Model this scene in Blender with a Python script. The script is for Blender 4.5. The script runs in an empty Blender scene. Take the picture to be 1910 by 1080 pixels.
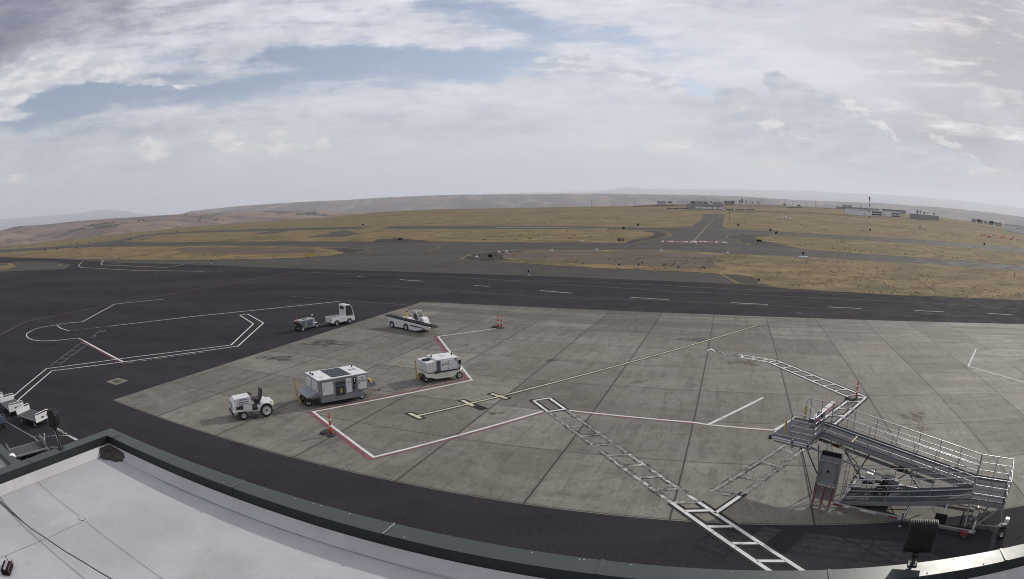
import bpy, bmesh, math, random
from math import radians as rad, sin, cos, tan, pi, hypot, atan2, exp, sqrt, floor
from mathutils import Vector, Matrix, noise

# ------------------------------------------------------------------ camera
sc = bpy.context.scene
COL = sc.collection
CAM_H = 12.0
PITCH, ROLL = 0.1326, -0.0121
KP = (0.04481829378518326, 0.00019860129122334963, -1.364885222438433e-05, 9.644377089671613e-07)
cp, sp, cr, sr = cos(PITCH), sin(PITCH), cos(ROLL), sin(ROLL)
FWD = Vector((0, cp, -sp)); UP0 = Vector((0, sp, cp)); RT0 = Vector((1, 0, 0))
RT = cr * RT0 + sr * UP0
UP = -sr * RT0 + cr * UP0
cd = bpy.data.cameras.new('camera'); cam = bpy.data.objects.new('camera', cd); COL.objects.link(cam)
cam.matrix_world = Matrix(((RT[0], UP[0], -FWD[0], 0), (RT[1], UP[1], -FWD[1], 0), (RT[2], UP[2], -FWD[2], CAM_H), (0, 0, 0, 1)))
cd.type = 'PANO'; cd.panorama_type = 'FISHEYE_LENS_POLYNOMIAL'
cd.fisheye_fov = rad(180)
cd.sensor_width = 36; cd.sensor_height = 36 * 579 / 1024; cd.sensor_fit = 'HORIZONTAL'
cd.fisheye_polynomial_k0 = 0
cd.fisheye_polynomial_k1, cd.fisheye_polynomial_k2, cd.fisheye_polynomial_k3, cd.fisheye_polynomial_k4 = [-k for k in KP]
cd.clip_start = 0.05; cd.clip_end = 200000
sc.camera = cam

# ------------------------------------------------------------------ world and sun
SUN_EL, SUN_AZ = 29.0, 38.0          # azimuth counted from +X towards +Y
sc.view_settings.view_transform = 'Standard'; sc.view_settings.look = 'None'
sc.view_settings.exposure = 0.0; sc.view_settings.gamma = 1.0
sc.render.engine = 'CYCLES'
sc.cycles.use_denoising = True
sc.cycles.volume_bounces = 1
sc.cycles.max_bounces = 6
sc.cycles.filter_width = 1.05
sl = bpy.data.lights.new('sun', 'SUN'); sl.energy = 3.3; sl.angle = rad(1.0); sl.color = (1.0, 0.93, 0.84)
so = bpy.data.objects.new('sun', sl); COL.objects.link(so)
sd = Vector((cos(rad(SUN_AZ)) * cos(rad(SUN_EL)), sin(rad(SUN_AZ)) * cos(rad(SUN_EL)), sin(rad(SUN_EL))))
so.rotation_euler = sd.to_track_quat('Z', 'Y').to_euler()
so.location = (60, 40, 60)

world = bpy.data.worlds.new('World'); sc.world = world; world.use_nodes = True
try: world.cycles.sampling_method = 'MANUAL'; world.cycles.sample_map_resolution = 1024
except Exception: pass
wt = world.node_tree; wt.nodes.clear()

class NT:
    """tiny helper for building node trees"""
    def __init__(s, tree): s.t = tree
    def n(s, kind, **kw):
        nd = s.t.nodes.new(kind)
        for k, v in kw.items(): setattr(nd, k, v)
        return nd
    def l(s, a, b): s.t.links.new(a, b)
    def val(s, inp, v):
        if isinstance(v, bpy.types.NodeSocket): s.l(v, inp)
        elif v is not None: inp.default_value = v
    def math(s, op, a, b=None, c=None, clamp=False):
        nd = s.n('ShaderNodeMath', operation=op, use_clamp=clamp)
        s.val(nd.inputs[0], a); s.val(nd.inputs[1], b)
        if c is not None: s.val(nd.inputs[2], c)
        return nd.outputs[0]
    def mix(s, f, a, b):
        nd = s.n('ShaderNodeMix', data_type='RGBA')
        s.val(nd.inputs[0], f); s.val(nd.inputs[6], a); s.val(nd.inputs[7], b)
        return nd.outputs[2]
    def mulc(s, a, b):
        nd = s.n('ShaderNodeMix', data_type='RGBA', blend_type='MULTIPLY'); nd.inputs[0].default_value = 1
        s.val(nd.inputs[6], a); s.val(nd.inputs[7], b)
        return nd.outputs[2]
    def noise(s, vec, scale, detail=4, rough=.55, dist=0, out=0):
        nd = s.n('ShaderNodeTexNoise'); nd.inputs['Scale'].default_value = scale
        nd.inputs['Detail'].default_value = detail; nd.inputs['Roughness'].default_value = rough
        nd.inputs['Distortion'].default_value = dist
        if vec is not None: s.l(vec, nd.inputs['Vector'])
        return nd.outputs[out]
    def mapr(s, v, a, b, c=0., d=1., smooth=True):
        nd = s.n('ShaderNodeMapRange'); nd.interpolation_type = 'SMOOTHSTEP' if smooth else 'LINEAR'
        s.val(nd.inputs[0], v)
        for i, x in zip((1, 2, 3, 4), (a, b, c, d)): nd.inputs[i].default_value = x
        return nd.outputs[0]
    def comb(s, x, y, z):
        nd = s.n('ShaderNodeCombineXYZ'); s.val(nd.inputs[0], x); s.val(nd.inputs[1], y); s.val(nd.inputs[2], z)
        return nd.outputs[0]
    def mapping(s, vec, scale=(1, 1, 1), rot=(0, 0, 0), loc=(0, 0, 0)):
        nd = s.n('ShaderNodeMapping'); s.l(vec, nd.inputs[0])
        nd.inputs[1].default_value = loc; nd.inputs[2].default_value = rot; nd.inputs[3].default_value = scale
        return nd.outputs[0]

def ray(x, y):
    """direction of a pixel of the 1910x1080 photograph (lens calibrated on the apron's slab joints)"""
    dx, dy = x - 955, 540 - y
    r = hypot(dx, dy)
    if r < 1e-9: return FWD.copy()
    q = r * 36 / 1910
    th = KP[0] * q + KP[1] * q * q + KP[2] * q ** 3 + KP[3] * q ** 4
    return RT * (dx / r * sin(th)) + UP * (dy / r * sin(th)) + FWD * cos(th)
def azel(x, y):
    d = ray(x, y); return math.degrees(atan2(d.x, d.y)), math.degrees(math.asin(d.z))

w = NT(wt)
tc = w.n('ShaderNodeTexCoord').outputs['Generated']
sepn = w.n('ShaderNodeSeparateXYZ'); w.l(tc, sepn.inputs[0])
X, Y, Z = sepn.outputs
AZ = w.math('MULTIPLY', w.math('ARCTAN2', X, Y), 180 / pi)
EL = w.math('MULTIPLY', w.math('ARCSINE', Z), 180 / pi)
nz = w.math('ADD', w.math('MAXIMUM', Z, 0.0), 0.16)
plane = w.comb(w.math('DIVIDE', X, nz), w.math('DIVIDE', Y, nz), 0.0)
dirv = w.comb(AZ, w.math('MULTIPLY', EL, 1.7), 0.0)
warp = w.noise(dirv, 0.16, 6, .62, 0, 1)
wsep = w.n('ShaderNodeSeparateColor'); w.l(warp, wsep.inputs[0])
AZw = w.math('ADD', AZ, w.math('MULTIPLY', w.math('SUBTRACT', wsep.outputs[0], .5), 8))
ELw = w.math('ADD', EL, w.math('MULTIPLY', w.math('SUBTRACT', wsep.outputs[1], .5), 2.6))
DV = w.comb(AZ, EL, 0.0); DVW = w.comb(AZw, ELw, 0.0)
def blob(px, py, rx, ry, tilt=0, amp=1., v=None):
    """soft ellipse of sky centred on a direction; radii in degrees"""
    return (px, py, rx, ry, tilt, amp, v)
def blob_node(px, py, rx, ry, tilt, amp, v):
    a0, e0 = azel(px, py); va = v or (AZw, ELw); c, s_ = cos(rad(tilt)), sin(rad(tilt))
    if tilt:
        u_ = w.math('MULTIPLY_ADD', va[0], c / rx, w.math('MULTIPLY_ADD', va[1], s_ / rx, -(a0 * c + e0 * s_) / rx))
        q_ = w.math('MULTIPLY_ADD', va[0], -s_ / ry, w.math('MULTIPLY_ADD', va[1], c / ry, -(-a0 * s_ + e0 * c) / ry))
    else:
        u_ = w.math('MULTIPLY_ADD', va[0], 1 / rx, -a0 / rx); q_ = w.math('MULTIPLY_ADD', va[1], 1 / ry, -e0 / ry)
    r2 = w.math('MULTIPLY_ADD', u_, u_, w.math('MULTIPLY', q_, q_))
    return w.mapr(r2, 0, 2.6, amp, 0)
def total(items):
    r = None
    for i in items:
        if isinstance(i, tuple): i = blob_node(*i)
        r = i if r is None else w.math('ADD', r, i)
    return r
sky = w.n('ShaderNodeTexSky'); sky.sky_type = 'NISHITA'; sky.sun_disc = False
sky.sun_elevation = rad(SUN_EL); sky.sun_rotation = rad(90 - SUN_AZ)
sky.altitude = 400; sky.air_density = 1.0; sky.dust_density = 1.2; sky.ozone_density = 1.2
SKY_K = 0.10
skyc = w.mulc(sky.outputs[0], (SKY_K * 1.04, SKY_K * 1.0, SKY_K * 1.0, 1))
def fbm(sx, sy, rot=0., det=7, ro=.6, di=.2, loc=(0, 0, 0)): return w.noise(w.mapping(dirv, (sx, sy, 1), (0, 0, rot), loc), 1.0, det, ro, di)
n_lo = w.noise(w.mapping(plane, (1.0, 1.6, 1), (0, 0, .35)), 1.0, 8, .58, .4)
n_st = fbm(.040, .26, -.03, 7, .62, .9)
n_s2 = fbm(.10, .55, .05, 7, .62, .5, (3, 7, 0))
n_de = fbm(.17, .36, -.03, 7, .64, .3)
n_pf = fbm(.5, .8, 0, 8, .62, .2, (11, 2, 0))
def cen(v, k): return w.math('MULTIPLY', w.math('SUBTRACT', v, .5), k)
# where the blue shows: gaps in the high veil
gap = total([blob(300, 165, 13, 1.3, 1, 1.0), blob(110, 190, 8, 1.5, 6, .95), blob(500, 165, 7, 1.0, 2, .8), blob(600, 98, 8, 1.0, 0, .95), blob(740, 118, 9, 1.3, -2, 1.15), blob(900, 118, 5, 1.3, -4, .8), blob(560, 100, 5, .8, 0, .4),
             blob(60, 235, 8, 1.1, 3, .6), blob(370, 104, 5, .7, 0, .55), blob(900, 25, 7, 1.6, -14, .75), blob(1060, 60, 9, 1.0, -13, .7), blob(1230, 75, 5, .7, -10, .45), blob(1300, 166, 2.6, .8, -14, 1.0),
             blob(990, 100, 2.2, 1.2, 0, .6), blob(100, 270, 9, 1., 0, .25), blob(400, 215, 10, .6, 0, .25)])
cov = w.math('SUBTRACT', w.math('ADD', .90, total([cen(n_st, 1.0), cen(n_s2, .8), cen(n_de, 1.1), cen(n_pf, .45)])), w.math('MULTIPLY', gap, .62))
cov = w.mapr(cov, .05, 1.0)
cov = w.math('MAXIMUM', w.math('MULTIPLY_ADD', cov, .90, .10), w.mapr(EL, 8, 3))
bri = w.math('ADD', 1.0, w.math('MULTIPLY', w.mapr(EL, 1, 14, .30, 1.15), total([cen(n_lo, .52), cen(n_de, .60), cen(n_s2, .32), cen(n_pf, .20)])))
lilac = w.math('MINIMUM', total([blob(1850, 230, 16, 9, -10, .7), blob(1500, 120, 12, 4, 0, .35), blob(1900, 60, 12, 8, 0, .3)]), .85)
bri = w.math('ADD', w.math('MULTIPLY', w.math('SUBTRACT', bri, .95), w.math('SUBTRACT', 1.0, w.math('MULTIPLY', lilac, .75))), .95)
dark = total([blob(70, 0, 10, 4.6, 6, .34), blob(-60, 100, 9, 5, 20, .22), blob(260, 25, 7, 2.2, 10, .14), blob(1830, 60, 9, 7, -20, .15), blob(1890, 150, 6, 8, 0, .08),
              blob(1560, 250, 14, 3., -6, .15), blob(1720, 215, 7, 1.6, -16, .14), blob(1780, 300, 12, 3, 0, .13), blob(860, 236, 7, 1.0, 0, .09), blob(930, 228, 4, .8, 0, .05),
              blob(1500, 20, 9, 1.6, 0, .05), blob(30, 330, 18, 5, 0, .08), blob(1300, 330, 30, 2.2, 0, .06)])
light = total([blob(1230, 75, 12, 5, 0, .06), blob(1480, 135, 11, 2.4, -12, .12), blob(1600, 170, 8, 1.6, -22, .10), blob(1845, 205, 3.2, 1.2, -36, .10), blob(1060, 200, 12, 3.2, 0, .05), blob(800, 185, 14, 1.6, -4, .05), blob(300, 60, 12, 2.4, 4, .05), blob(700, 40, 14, 3, 0, .04)])
bri = w.math('SUBTRACT', w.math('ADD', bri, light), dark)
tint = w.mix(w.mapr(bri, .55, 1.02), (.44, .45, .57, 1), (.645, .655, .715, 1))
tint = w.mix(w.mapr(EL, 14, 2, 0, .9), tint, (.62, .625, .635, 1))
tint = w.mix(lilac, tint, (.615, .57, .625, 1))
cloud = w.mulc(tint, w.comb(bri, bri, bri))
out = w.mix(cov, skyc, cloud)
ELl = w.math('ADD', EL, total([cen(n_pf, 1.6)])); AZl = w.math('ADD', AZ, cen(fbm(.5, .8, 0, 8, .62, .2, (1, 22, 0)), 3.0))
AL = dict(v=(AZl, ELl))
n_cu = fbm(.30, .50, 0, 7, .58, .0, (5, 5, 0)); n_c2 = fbm(.30, .50, 0, 5, .56, .0, (5.22, 4.66, 0))
def cumulus(blobs, lo, hi, c_lit, c_dark, amt, rl=.07):
    global out
    m = w.math('ADD', total(blobs), cen(n_cu, .95))
    m = w.math('MULTIPLY', w.mapr(m, lo, hi), amt)
    relief = w.mapr(w.math('SUBTRACT', n_cu, n_c2), -rl, rl)
    out = w.mix(m, out, w.mix(relief, c_dark, c_lit))
# heaped cloud bank low on the left
cumulus([blob(130, 128, 6.5, 1.3, 2, .75, **AL), blob(60, 122, 4, 1.2, 0, .6, **AL), blob(20, 165, 3.5, 1.1, -15, .65, **AL), blob(225, 143, 3.4, .7, -6, .72, **AL), blob(293, 153, 1.3, .35, 0, .75, **AL), blob(342, 162, 1.3, .28, -4, .8, **AL),
         blob(15, 218, 2.6, .5, 0, .7, **AL), blob(5, 190, 2, 1.5, 0, .6, **AL)], .28, .95, (.80, .79, .81, 1), (.56, .57, .63, 1), 1., .16)
cumulus([blob(445, 95, 3.4, 1.2, 10, .8, **AL), blob(300, 105, 6, .8, 0, .4, **AL)], .42, .85, (.62, .635, .68, 1), (.55, .565, .62, 1), .8)
# puffs near the horizon
cumulus([blob(288, 280, 1.9, .9, 0, .80, **AL), blob(274, 268, .6, .9, 0, .6, **AL), blob(418, 264, 1.2, 1.0, -30, .85, **AL), blob(460, 275, 2., .5, 0, .6, **AL), blob(518, 256, .8, .8, -20, .75, **AL), blob(603, 266, .6, .6, 0, .7, **AL),
         blob(570, 276, 2.5, .4, 0, .6, **AL), blob(510, 277, 1.6, .4, 0, .6, **AL), blob(1250, 272, 2.4, .7, 0, .8, **AL), blob(1145, 270, 1.4, .3, 0, .6, **AL), blob(1030, 268, 2, .3, 0, .5, **AL), blob(30, 333, 2.6, .4, 0, .65, **AL), blob(960, 212, 5, .5, 0, .3, **AL)],
        .26, .95, (.86, .82, .79, 1), (.66, .665, .67, 1), .95, .16)
# towering blue-grey cloud right of centre
cumulus([blob(1380, 215, 2.6, 1.9, 10, .75, **AL), blob(1455, 160, 1.6, .8, -30, .85, **AL), blob(1490, 185, 3.0, 1.5, -28, .85, **AL), blob(1545, 225, 4.2, 1.9, -10, .85, **AL), blob(1590, 215, 2.5, 1.5, -30, .6, **AL), blob(1470, 262, 9, 1.4, 0, .85, **AL), blob(1640, 285, 8, 1.2, -5, .75, **AL), blob(1370, 180, 2.4, .8, -10, .65, **AL), blob(1760, 290, 5, .8, -10, .6, **AL)],
        .26, .78, (.60, .61, .63, 1), (.39, .45, .52, 1), .80, .20)
cumulus([blob(1600, 205, 2.4, .5, -30, .75, **AL), blob(1650, 238, 2.2, .4, -38, .7, **AL), blob(1440, 232, 1.5, .6, 10, .75, **AL), blob(1490, 250, 2.4, .35, 0, .7, **AL), blob(1395, 205, 1, .7, 0, .5, **AL), blob(1780, 275, 3., .5, -18, .6, **AL)], .40, .66, (.82, .78, .76, 1), (.54, .56, .60, 1), .8)
cumulus([blob(1225, 155, 3.2, .8, -12, .75, **AL), blob(1110, 118, 5, 1.0, -10, .6, **AL), blob(1010, 125, 3, .8, 0, .6, **AL)], .40, .80, (.74, .75, .77, 1), (.48, .53, .60, 1), .75)
bg = w.n('ShaderNodeBackground'); w.l(out, bg.inputs[0]); bg.inputs[1].default_value = 1.0
wo = w.n('ShaderNodeOutputWorld'); w.l(bg.outputs[0], wo.inputs[0])

# ------------------------------------------------------------------ generic helpers
class MB:
    """collects shapes, builds ONE mesh object"""
    def __init__(s): s.v, s.f, s.mi, s.sm, s.mats, s.gr, s.ng = [], [], [], [], [], [], 0
    def mid(s, m):
        if m not in s.mats: s.mats.append(m)
        return s.mats.index(m)
    def add(s, vs, fs, m, smooth=False, M=None):
        o = len(s.v); k = s.mid(m); s.ng += 1; s.gr += [s.ng - 1] * len(vs)
        s.v += [tuple(M @ Vector(p)) if M is not None else tuple(p) for p in vs]
        for f in fs: s.f.append(tuple(i + o for i in f)); s.mi.append(k); s.sm.append(smooth)
        return s
    def box(s, c, d, m, R=None, ch=0.0, taper=None):
        hx, hy, hz = d[0] / 2, d[1] / 2, d[2] / 2
        M = Matrix.Translation(Vector(c)) @ (R.to_4x4() if R is not None else Matrix())
        ch = min(ch, hx * .9, hy * .9, hz * .9)
        if ch <= 0:
            vs = [(x, y, z) for x in (-hx, hx) for y in (-hy, hy) for z in (-hz, hz)]
            fs = [(0, 1, 3, 2), (4, 6, 7, 5), (0, 4, 5, 1), (2, 3, 7, 6), (0, 2, 6, 4), (1, 5, 7, 3)]
            return s.add(vs, fs, m, False, M)
        vs = []; idx = {}
        for sx in (-1, 1):
            for sy in (-1, 1):
                for sz in (-1, 1):
                    for ax in range(3):
                        p = [sx * (hx - ch), sy * (hy - ch), sz * (hz - ch)]
                        p[ax] = (sx * hx, sy * hy, sz * hz)[ax]
                        idx[(sx, sy, sz, ax)] = len(vs); vs.append(tuple(p))
        fs = []
        for s1 in (-1, 1):
            q = [(s1, -1, -1, 0), (s1, 1, -1, 0), (s1, 1, 1, 0), (s1, -1, 1, 0)]; fs.append([idx[k] for k in (q if s1 > 0 else q[::-1])])
            q = [(-1, s1, -1, 1), (-1, s1, 1, 1), (1, s1, 1, 1), (1, s1, -1, 1)]; fs.append([idx[k] for k in (q if s1 > 0 else q[::-1])])
            q = [(-1, -1, s1, 2), (1, -1, s1, 2), (1, 1, s1, 2), (-1, 1, s1, 2)]; fs.append([idx[k] for k in (q if s1 > 0 else q[::-1])])
            for s2 in (-1, 1):
                fs.append([idx[(s1, s2, -1, 0)], idx[(s1, s2, 1, 0)], idx[(s1, s2, 1, 1)], idx[(s1, s2, -1, 1)]][::1 if s1 * s2 < 0 else -1])
                fs.append([idx[(s1, -1, s2, 0)], idx[(s1, 1, s2, 0)], idx[(s1, 1, s2, 2)], idx[(s1, -1, s2, 2)]][::-1 if s1 * s2 < 0 else 1])
                fs.append([idx[(-1, s1, s2, 1)], idx[(1, s1, s2, 1)], idx[(1, s1, s2, 2)], idx[(-1, s1, s2, 2)]][::1 if s1 * s2 < 0 else -1])
                for s3 in (-1, 1):
                    t = [idx[(s1, s2, s3, 0)], idx[(s1, s2, s3, 1)], idx[(s1, s2, s3, 2)]]
                    fs.append(t if s1 * s2 * s3 > 0 else t[::-1])
        return s.add(vs, fs, m, False, M)
    def tube(s, pts, r, m, n=8, cap=True):
        pts = [Vector(p) for p in pts]; vs = []; fs = []
        r = r if isinstance(r, (list, tuple)) else [r] * len(pts)
        prev = None
        for i, p in enumerate(pts):
            if i == 0: t = pts[1] - p
            elif i == len(pts) - 1: t = p - pts[i - 1]
            else: t = (pts[i + 1] - p).normalized() + (p - pts[i - 1]).normalized()
            t.normalize()
            if prev is None:
                a = Vector((0, 0, 1)) if abs(t.z) < .9 else Vector((1, 0, 0)); a = (a - t * a.dot(t)).normalized()
            else:
                a = (prev - t * prev.dot(t)).normalized()
            prev = a; b = t.cross(a)
            for k in range(n):
                an = 2 * pi * k / n; vs.append(p + a * (r[i] * cos(an)) + b * (r[i] * sin(an)))
        for i in range(len(pts) - 1):
            for k in range(n):
                k2 = (k + 1) % n; fs.append((i * n + k, i * n + k2, (i + 1) * n + k2, (i + 1) * n + k))
        s.add(vs, fs, m, True)
        if cap:
            o = len(pts) - 1
            s.add([vs[k] for k in range(n)], [tuple(range(n))[::-1]], m); s.add([vs[o * n + k] for k in range(n)], [tuple(range(n))], m)
        return s
    def lathe(s, prof, m, M=None, n=20, smooth=True, cap=True):
        """profile (r, z) turned about z"""
        vs = []; fs = []
        for r, z in prof:
            for k in range(n):
                a = 2 * pi * k / n; vs.append((r * cos(a), r * sin(a), z))
        for i in range(len(prof) - 1):
            for k in range(n):
                k2 = (k + 1) % n; fs.append((i * n + k, i * n + k2, (i + 1) * n + k2, (i + 1) * n + k))
        if cap: fs.append(tuple(range(n))[::-1]); fs.append(tuple((len(prof) - 1) * n + k for k in range(n)))
        return s.add(vs, fs, m, smooth, M)
    def prism(s, poly, y0, y1, m, M=None):
        """polygon in x,z drawn out along y (counter-clockwise seen from -y)"""
        n = len(poly); vs = [(x, y0, z) for x, z in poly] + [(x, y1, z) for x, z in poly]
        fs = [tuple(range(n)), tuple(range(n, 2 * n))[::-1]] + [(i + n, (i + 1) % n + n, (i + 1) % n, i) for i in range(n)]
        return s.add(vs, fs, m, False, M)
    def quad(s, pts, m): return s.add(pts, [tuple(range(len(pts)))], m)
    def pieces(s):
        """sets of shapes that lie apart from one another (each becomes a part of its own)"""
        B = [[[1e9] * 3, [-1e9] * 3] for _ in range(s.ng)]
        for v, g in zip(s.v, s.gr):
            for a in range(3): B[g][0][a] = min(B[g][0][a], v[a]); B[g][1][a] = max(B[g][1][a], v[a])
        sz = [max(b[1][a] - b[0][a] for a in range(3)) for b in B]; par = list(range(s.ng))
        def root(i):
            while par[i] != i: i = par[i]
            return i
        for i in range(s.ng):
            for j in range(i + 1, s.ng):
                gap = sqrt(sum(max(0, B[i][0][a] - B[j][1][a], B[j][0][a] - B[i][1][a]) ** 2 for a in range(3)))
                if gap <= max(.02, .5 * max(sz[i], sz[j])): par[root(j)] = root(i)
        return [root(i) for i in range(s.ng)]
    def build(s, name, parent=None, loc=(0, 0, 0), bevel=0, split=True):
        if split and parent is not None and 1 < s.ng < 400:
            rt = s.pieces(); keys = list(dict.fromkeys(rt))
            if len(keys) > 1:
                first = None
                for k in keys:
                    q = MB(); q.mats = s.mats; mp = {}
                    for n, (v, g) in enumerate(zip(s.v, s.gr)):
                        if rt[g] == k: mp[n] = len(q.v); q.v.append(v)
                    for f, mi, sm in zip(s.f, s.mi, s.sm):
                        if f[0] in mp: q.f.append(tuple(mp[n] for n in f)); q.mi.append(mi); q.sm.append(sm)
                    o = q.build(name, parent, loc, bevel, False); first = first or o
                return first
        me = bpy.data.meshes.new(name); me.from_pydata(s.v, [], s.f)
        for m in s.mats: me.materials.append(m)
        me.polygons.foreach_set('material_index', s.mi); me.polygons.foreach_set('use_smooth', s.sm)
        me.update()
        o = bpy.data.objects.new(name, me); COL.objects.link(o); o.location = loc
        if parent is not None: o.parent = parent
        if bevel:
            b = o.modifiers.new('bevel', 'BEVEL'); b.width = bevel; b.segments = 2; b.limit_method = 'ANGLE'; b.angle_limit = rad(40)
        return o

def tag(o, label=None, cat=None, group=None, kind=None):
    if label: o['label'] = label
    if cat: o['category'] = cat
    if group: o['group'] = group
    if kind: o['kind'] = kind
    return o
def thing(name, label, cat, loc, rz=0, group=None):
    o = bpy.data.objects.new(name, None); COL.objects.link(o); o.empty_display_size = .3
    o.location = loc; o.rotation_euler = (0, 0, rz)
    return tag(o, label, cat, group)
def dup(root, loc, rz, label):
    r = root.copy(); COL.objects.link(r); r.location = loc; r.rotation_euler = (0, 0, rz); r['label'] = label
    for ch in list(root.children):
        c = ch.copy(); COL.objects.link(c); c.parent = r
        for g in ch.children:
            d = g.copy(); COL.objects.link(d); d.parent = c
    return r
def text_mesh(name, txt, size, m, parent, loc, R, shear=0.0, depth=.004):
    cu = bpy.data.curves.new(name, 'FONT'); cu.body = txt; cu.size = size; cu.extrude = depth; cu.shear = shear
    cu.align_x = 'CENTER'; cu.align_y = 'CENTER'; cu.resolution_u = 2
    o = bpy.data.objects.new(name, cu); COL.objects.link(o)
    dg = bpy.context.evaluated_depsgraph_get(); me = bpy.data.meshes.new_from_object(o.evaluated_get(dg))
    bpy.data.objects.remove(o); me.materials.clear(); me.materials.append(m)
    for p in me.polygons: p.material_index = 0
    o = bpy.data.objects.new(name, me); COL.objects.link(o); o.parent = parent; o.location = loc; o.rotation_euler = R
    return o

# ------------------------------------------------------------------ materials
def mat(name, col, rough=.6, metal=0., dirt=.25, dscale=2., dcol=None, bump=0., bscale=60., spec=.5, rv=.1):
    m = bpy.data.materials.new(name); m.use_nodes = True; t = NT(m.node_tree)
    b = m.node_tree.nodes['Principled BSDF']
    geo = t.n('ShaderNodeTexCoord').outputs['Object']
    n1 = t.noise(geo, dscale, 6, .65, .2)
    n2 = t.noise(geo, dscale * 9, 3, .6)
    f = t.math('MULTIPLY', t.mapr(t.math('ADD', t.math('MULTIPLY', n1, .75), t.math('MULTIPLY', n2, .25)), .38, .68), dirt)
    dc = dcol or tuple(c * .45 for c in col)
    c = t.mix(f, (*col, 1), (*dc, 1)); t.l(c, b.inputs['Base Color'])
    b.inputs['Metallic'].default_value = metal; b.inputs['Specular IOR Level'].default_value = spec
    t.l(t.mapr(n2, .3, .7, max(rough - rv, .05), min(rough + rv, 1)), b.inputs['Roughness'])
    if bump:
        bn = t.n('ShaderNodeBump'); bn.inputs['Strength'].default_value = bump; bn.inputs['Distance'].default_value = .01
        t.l(t.noise(geo, bscale, 3, .6), bn.inputs['Height']); t.l(bn.outputs[0], b.inputs['Normal'])
    return m
M = {}
M['white'] = mat('white_paint', (.64, .65, .66), .38, dirt=.35, dscale=3, dcol=(.38, .37, .34))
M['white2'] = mat('cream_paint', (.66, .66, .60), .45, dirt=.4, dscale=2, dcol=(.36, .34, .28))
M['grey'] = mat('grey_paint', (.20, .215, .235), .45, dirt=.35, dscale=3)
M['slate'] = mat('slate_paint', (.085, .095, .13), .45, dirt=.3)
M['dark'] = mat('dark_part', (.03, .03, .034), .6, dirt=.3)
M['black'] = mat('black_part', (.009, .009, .010), .7, dirt=.2, spec=.15)
M['rubber'] = mat('tyre_rubber', (.022, .022, .023), .8, dirt=.4, dcol=(.07, .065, .06), bump=.3)
M['rim'] = mat('wheel_rim', (.60, .60, .58), .4, dirt=.45)
M['steel'] = mat('galvanised_steel', (.27, .28, .295), .5, .4, dirt=.35, dscale=6)
M['alu'] = mat('brushed_aluminium', (.46, .47, .49), .38, .6, dirt=.25, dscale=5)
M['yellow'] = mat('yellow_paint', (.62, .42, .06), .5, dirt=.5, dcol=(.25, .2, .1))
M['orange'] = mat('orange_plastic', (.50, .075, .035), .5, dirt=.35)
M['reflect'] = mat('reflective_band', (.62, .62, .60), .4, dirt=.2)
M['red'] = mat('red_paint', (.17, .035, .038), .5, dirt=.4)
M['glass'] = mat('dark_glass', (.03, .035, .04), .08, dirt=.1)
M['seat'] = mat('seat_vinyl', (.05, .035, .045), .5, dirt=.3)
M['navy'] = mat('navy_lettering', (.03, .04, .12), .5, dirt=.1)
M['blue'] = mat('blue_paint', (.05, .075, .13), .45, dirt=.4)
M['deck'] = mat('ramp_deck', (.066, .069, .082), .85, 0, dirt=.35, dscale=4, spec=.15)
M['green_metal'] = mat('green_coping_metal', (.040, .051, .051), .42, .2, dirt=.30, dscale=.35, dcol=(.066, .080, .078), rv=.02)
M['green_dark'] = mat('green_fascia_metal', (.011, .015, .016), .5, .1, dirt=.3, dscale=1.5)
M['lamp_black'] = mat('black_cast_metal', (.010, .010, .011), .55, 0, dirt=.2, spec=.35)
M['trunk'] = mat('bark', (.09, .06, .04), .9)
M['leaf'] = mat('dark_foliage', (.035, .045, .028), .9, dirt=.6, dscale=.6, dcol=(.02, .028, .018))
M['bwhite'] = mat('building_white', (.74, .75, .77), .6, dirt=.2, dscale=.2, spec=.08)
M['bgrey'] = mat('building_grey', (.30, .31, .32), .6, dirt=.3, dscale=.2, spec=.08)
M['broof'] = mat('building_roof', (.24, .27, .30), .5, dirt=.3, dscale=.2, spec=.08)
M['bbrown'] = mat('building_brown', (.22, .19, .15), .6, dirt=.3, dscale=.2, spec=.08)
M['sign_y'] = mat('sign_yellow', (.65, .45, .05), .5, dirt=.1)
m_ = bpy.data.materials.new('clear_pane'); m_.use_nodes = True; t_ = NT(m_.node_tree); x_ = t_.n('ShaderNodeMixShader'); x_.inputs[0].default_value = .72
t_.l(m_.node_tree.nodes['Principled BSDF'].outputs[0], x_.inputs[1]); t_.l(t_.n('ShaderNodeBsdfTransparent').outputs[0], x_.inputs[2]); t_.l(x_.outputs[0], m_.node_tree.nodes['Material Output'].inputs[0])
m_.node_tree.nodes['Principled BSDF'].inputs['Base Color'].default_value = (.05, .05, .05, 1); m_.node_tree.nodes['Principled BSDF'].inputs['Roughness'].default_value = .08; M['clear'] = m_
M['wood'] = mat('pole_wood', (.09, .07, .055), .9)

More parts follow.
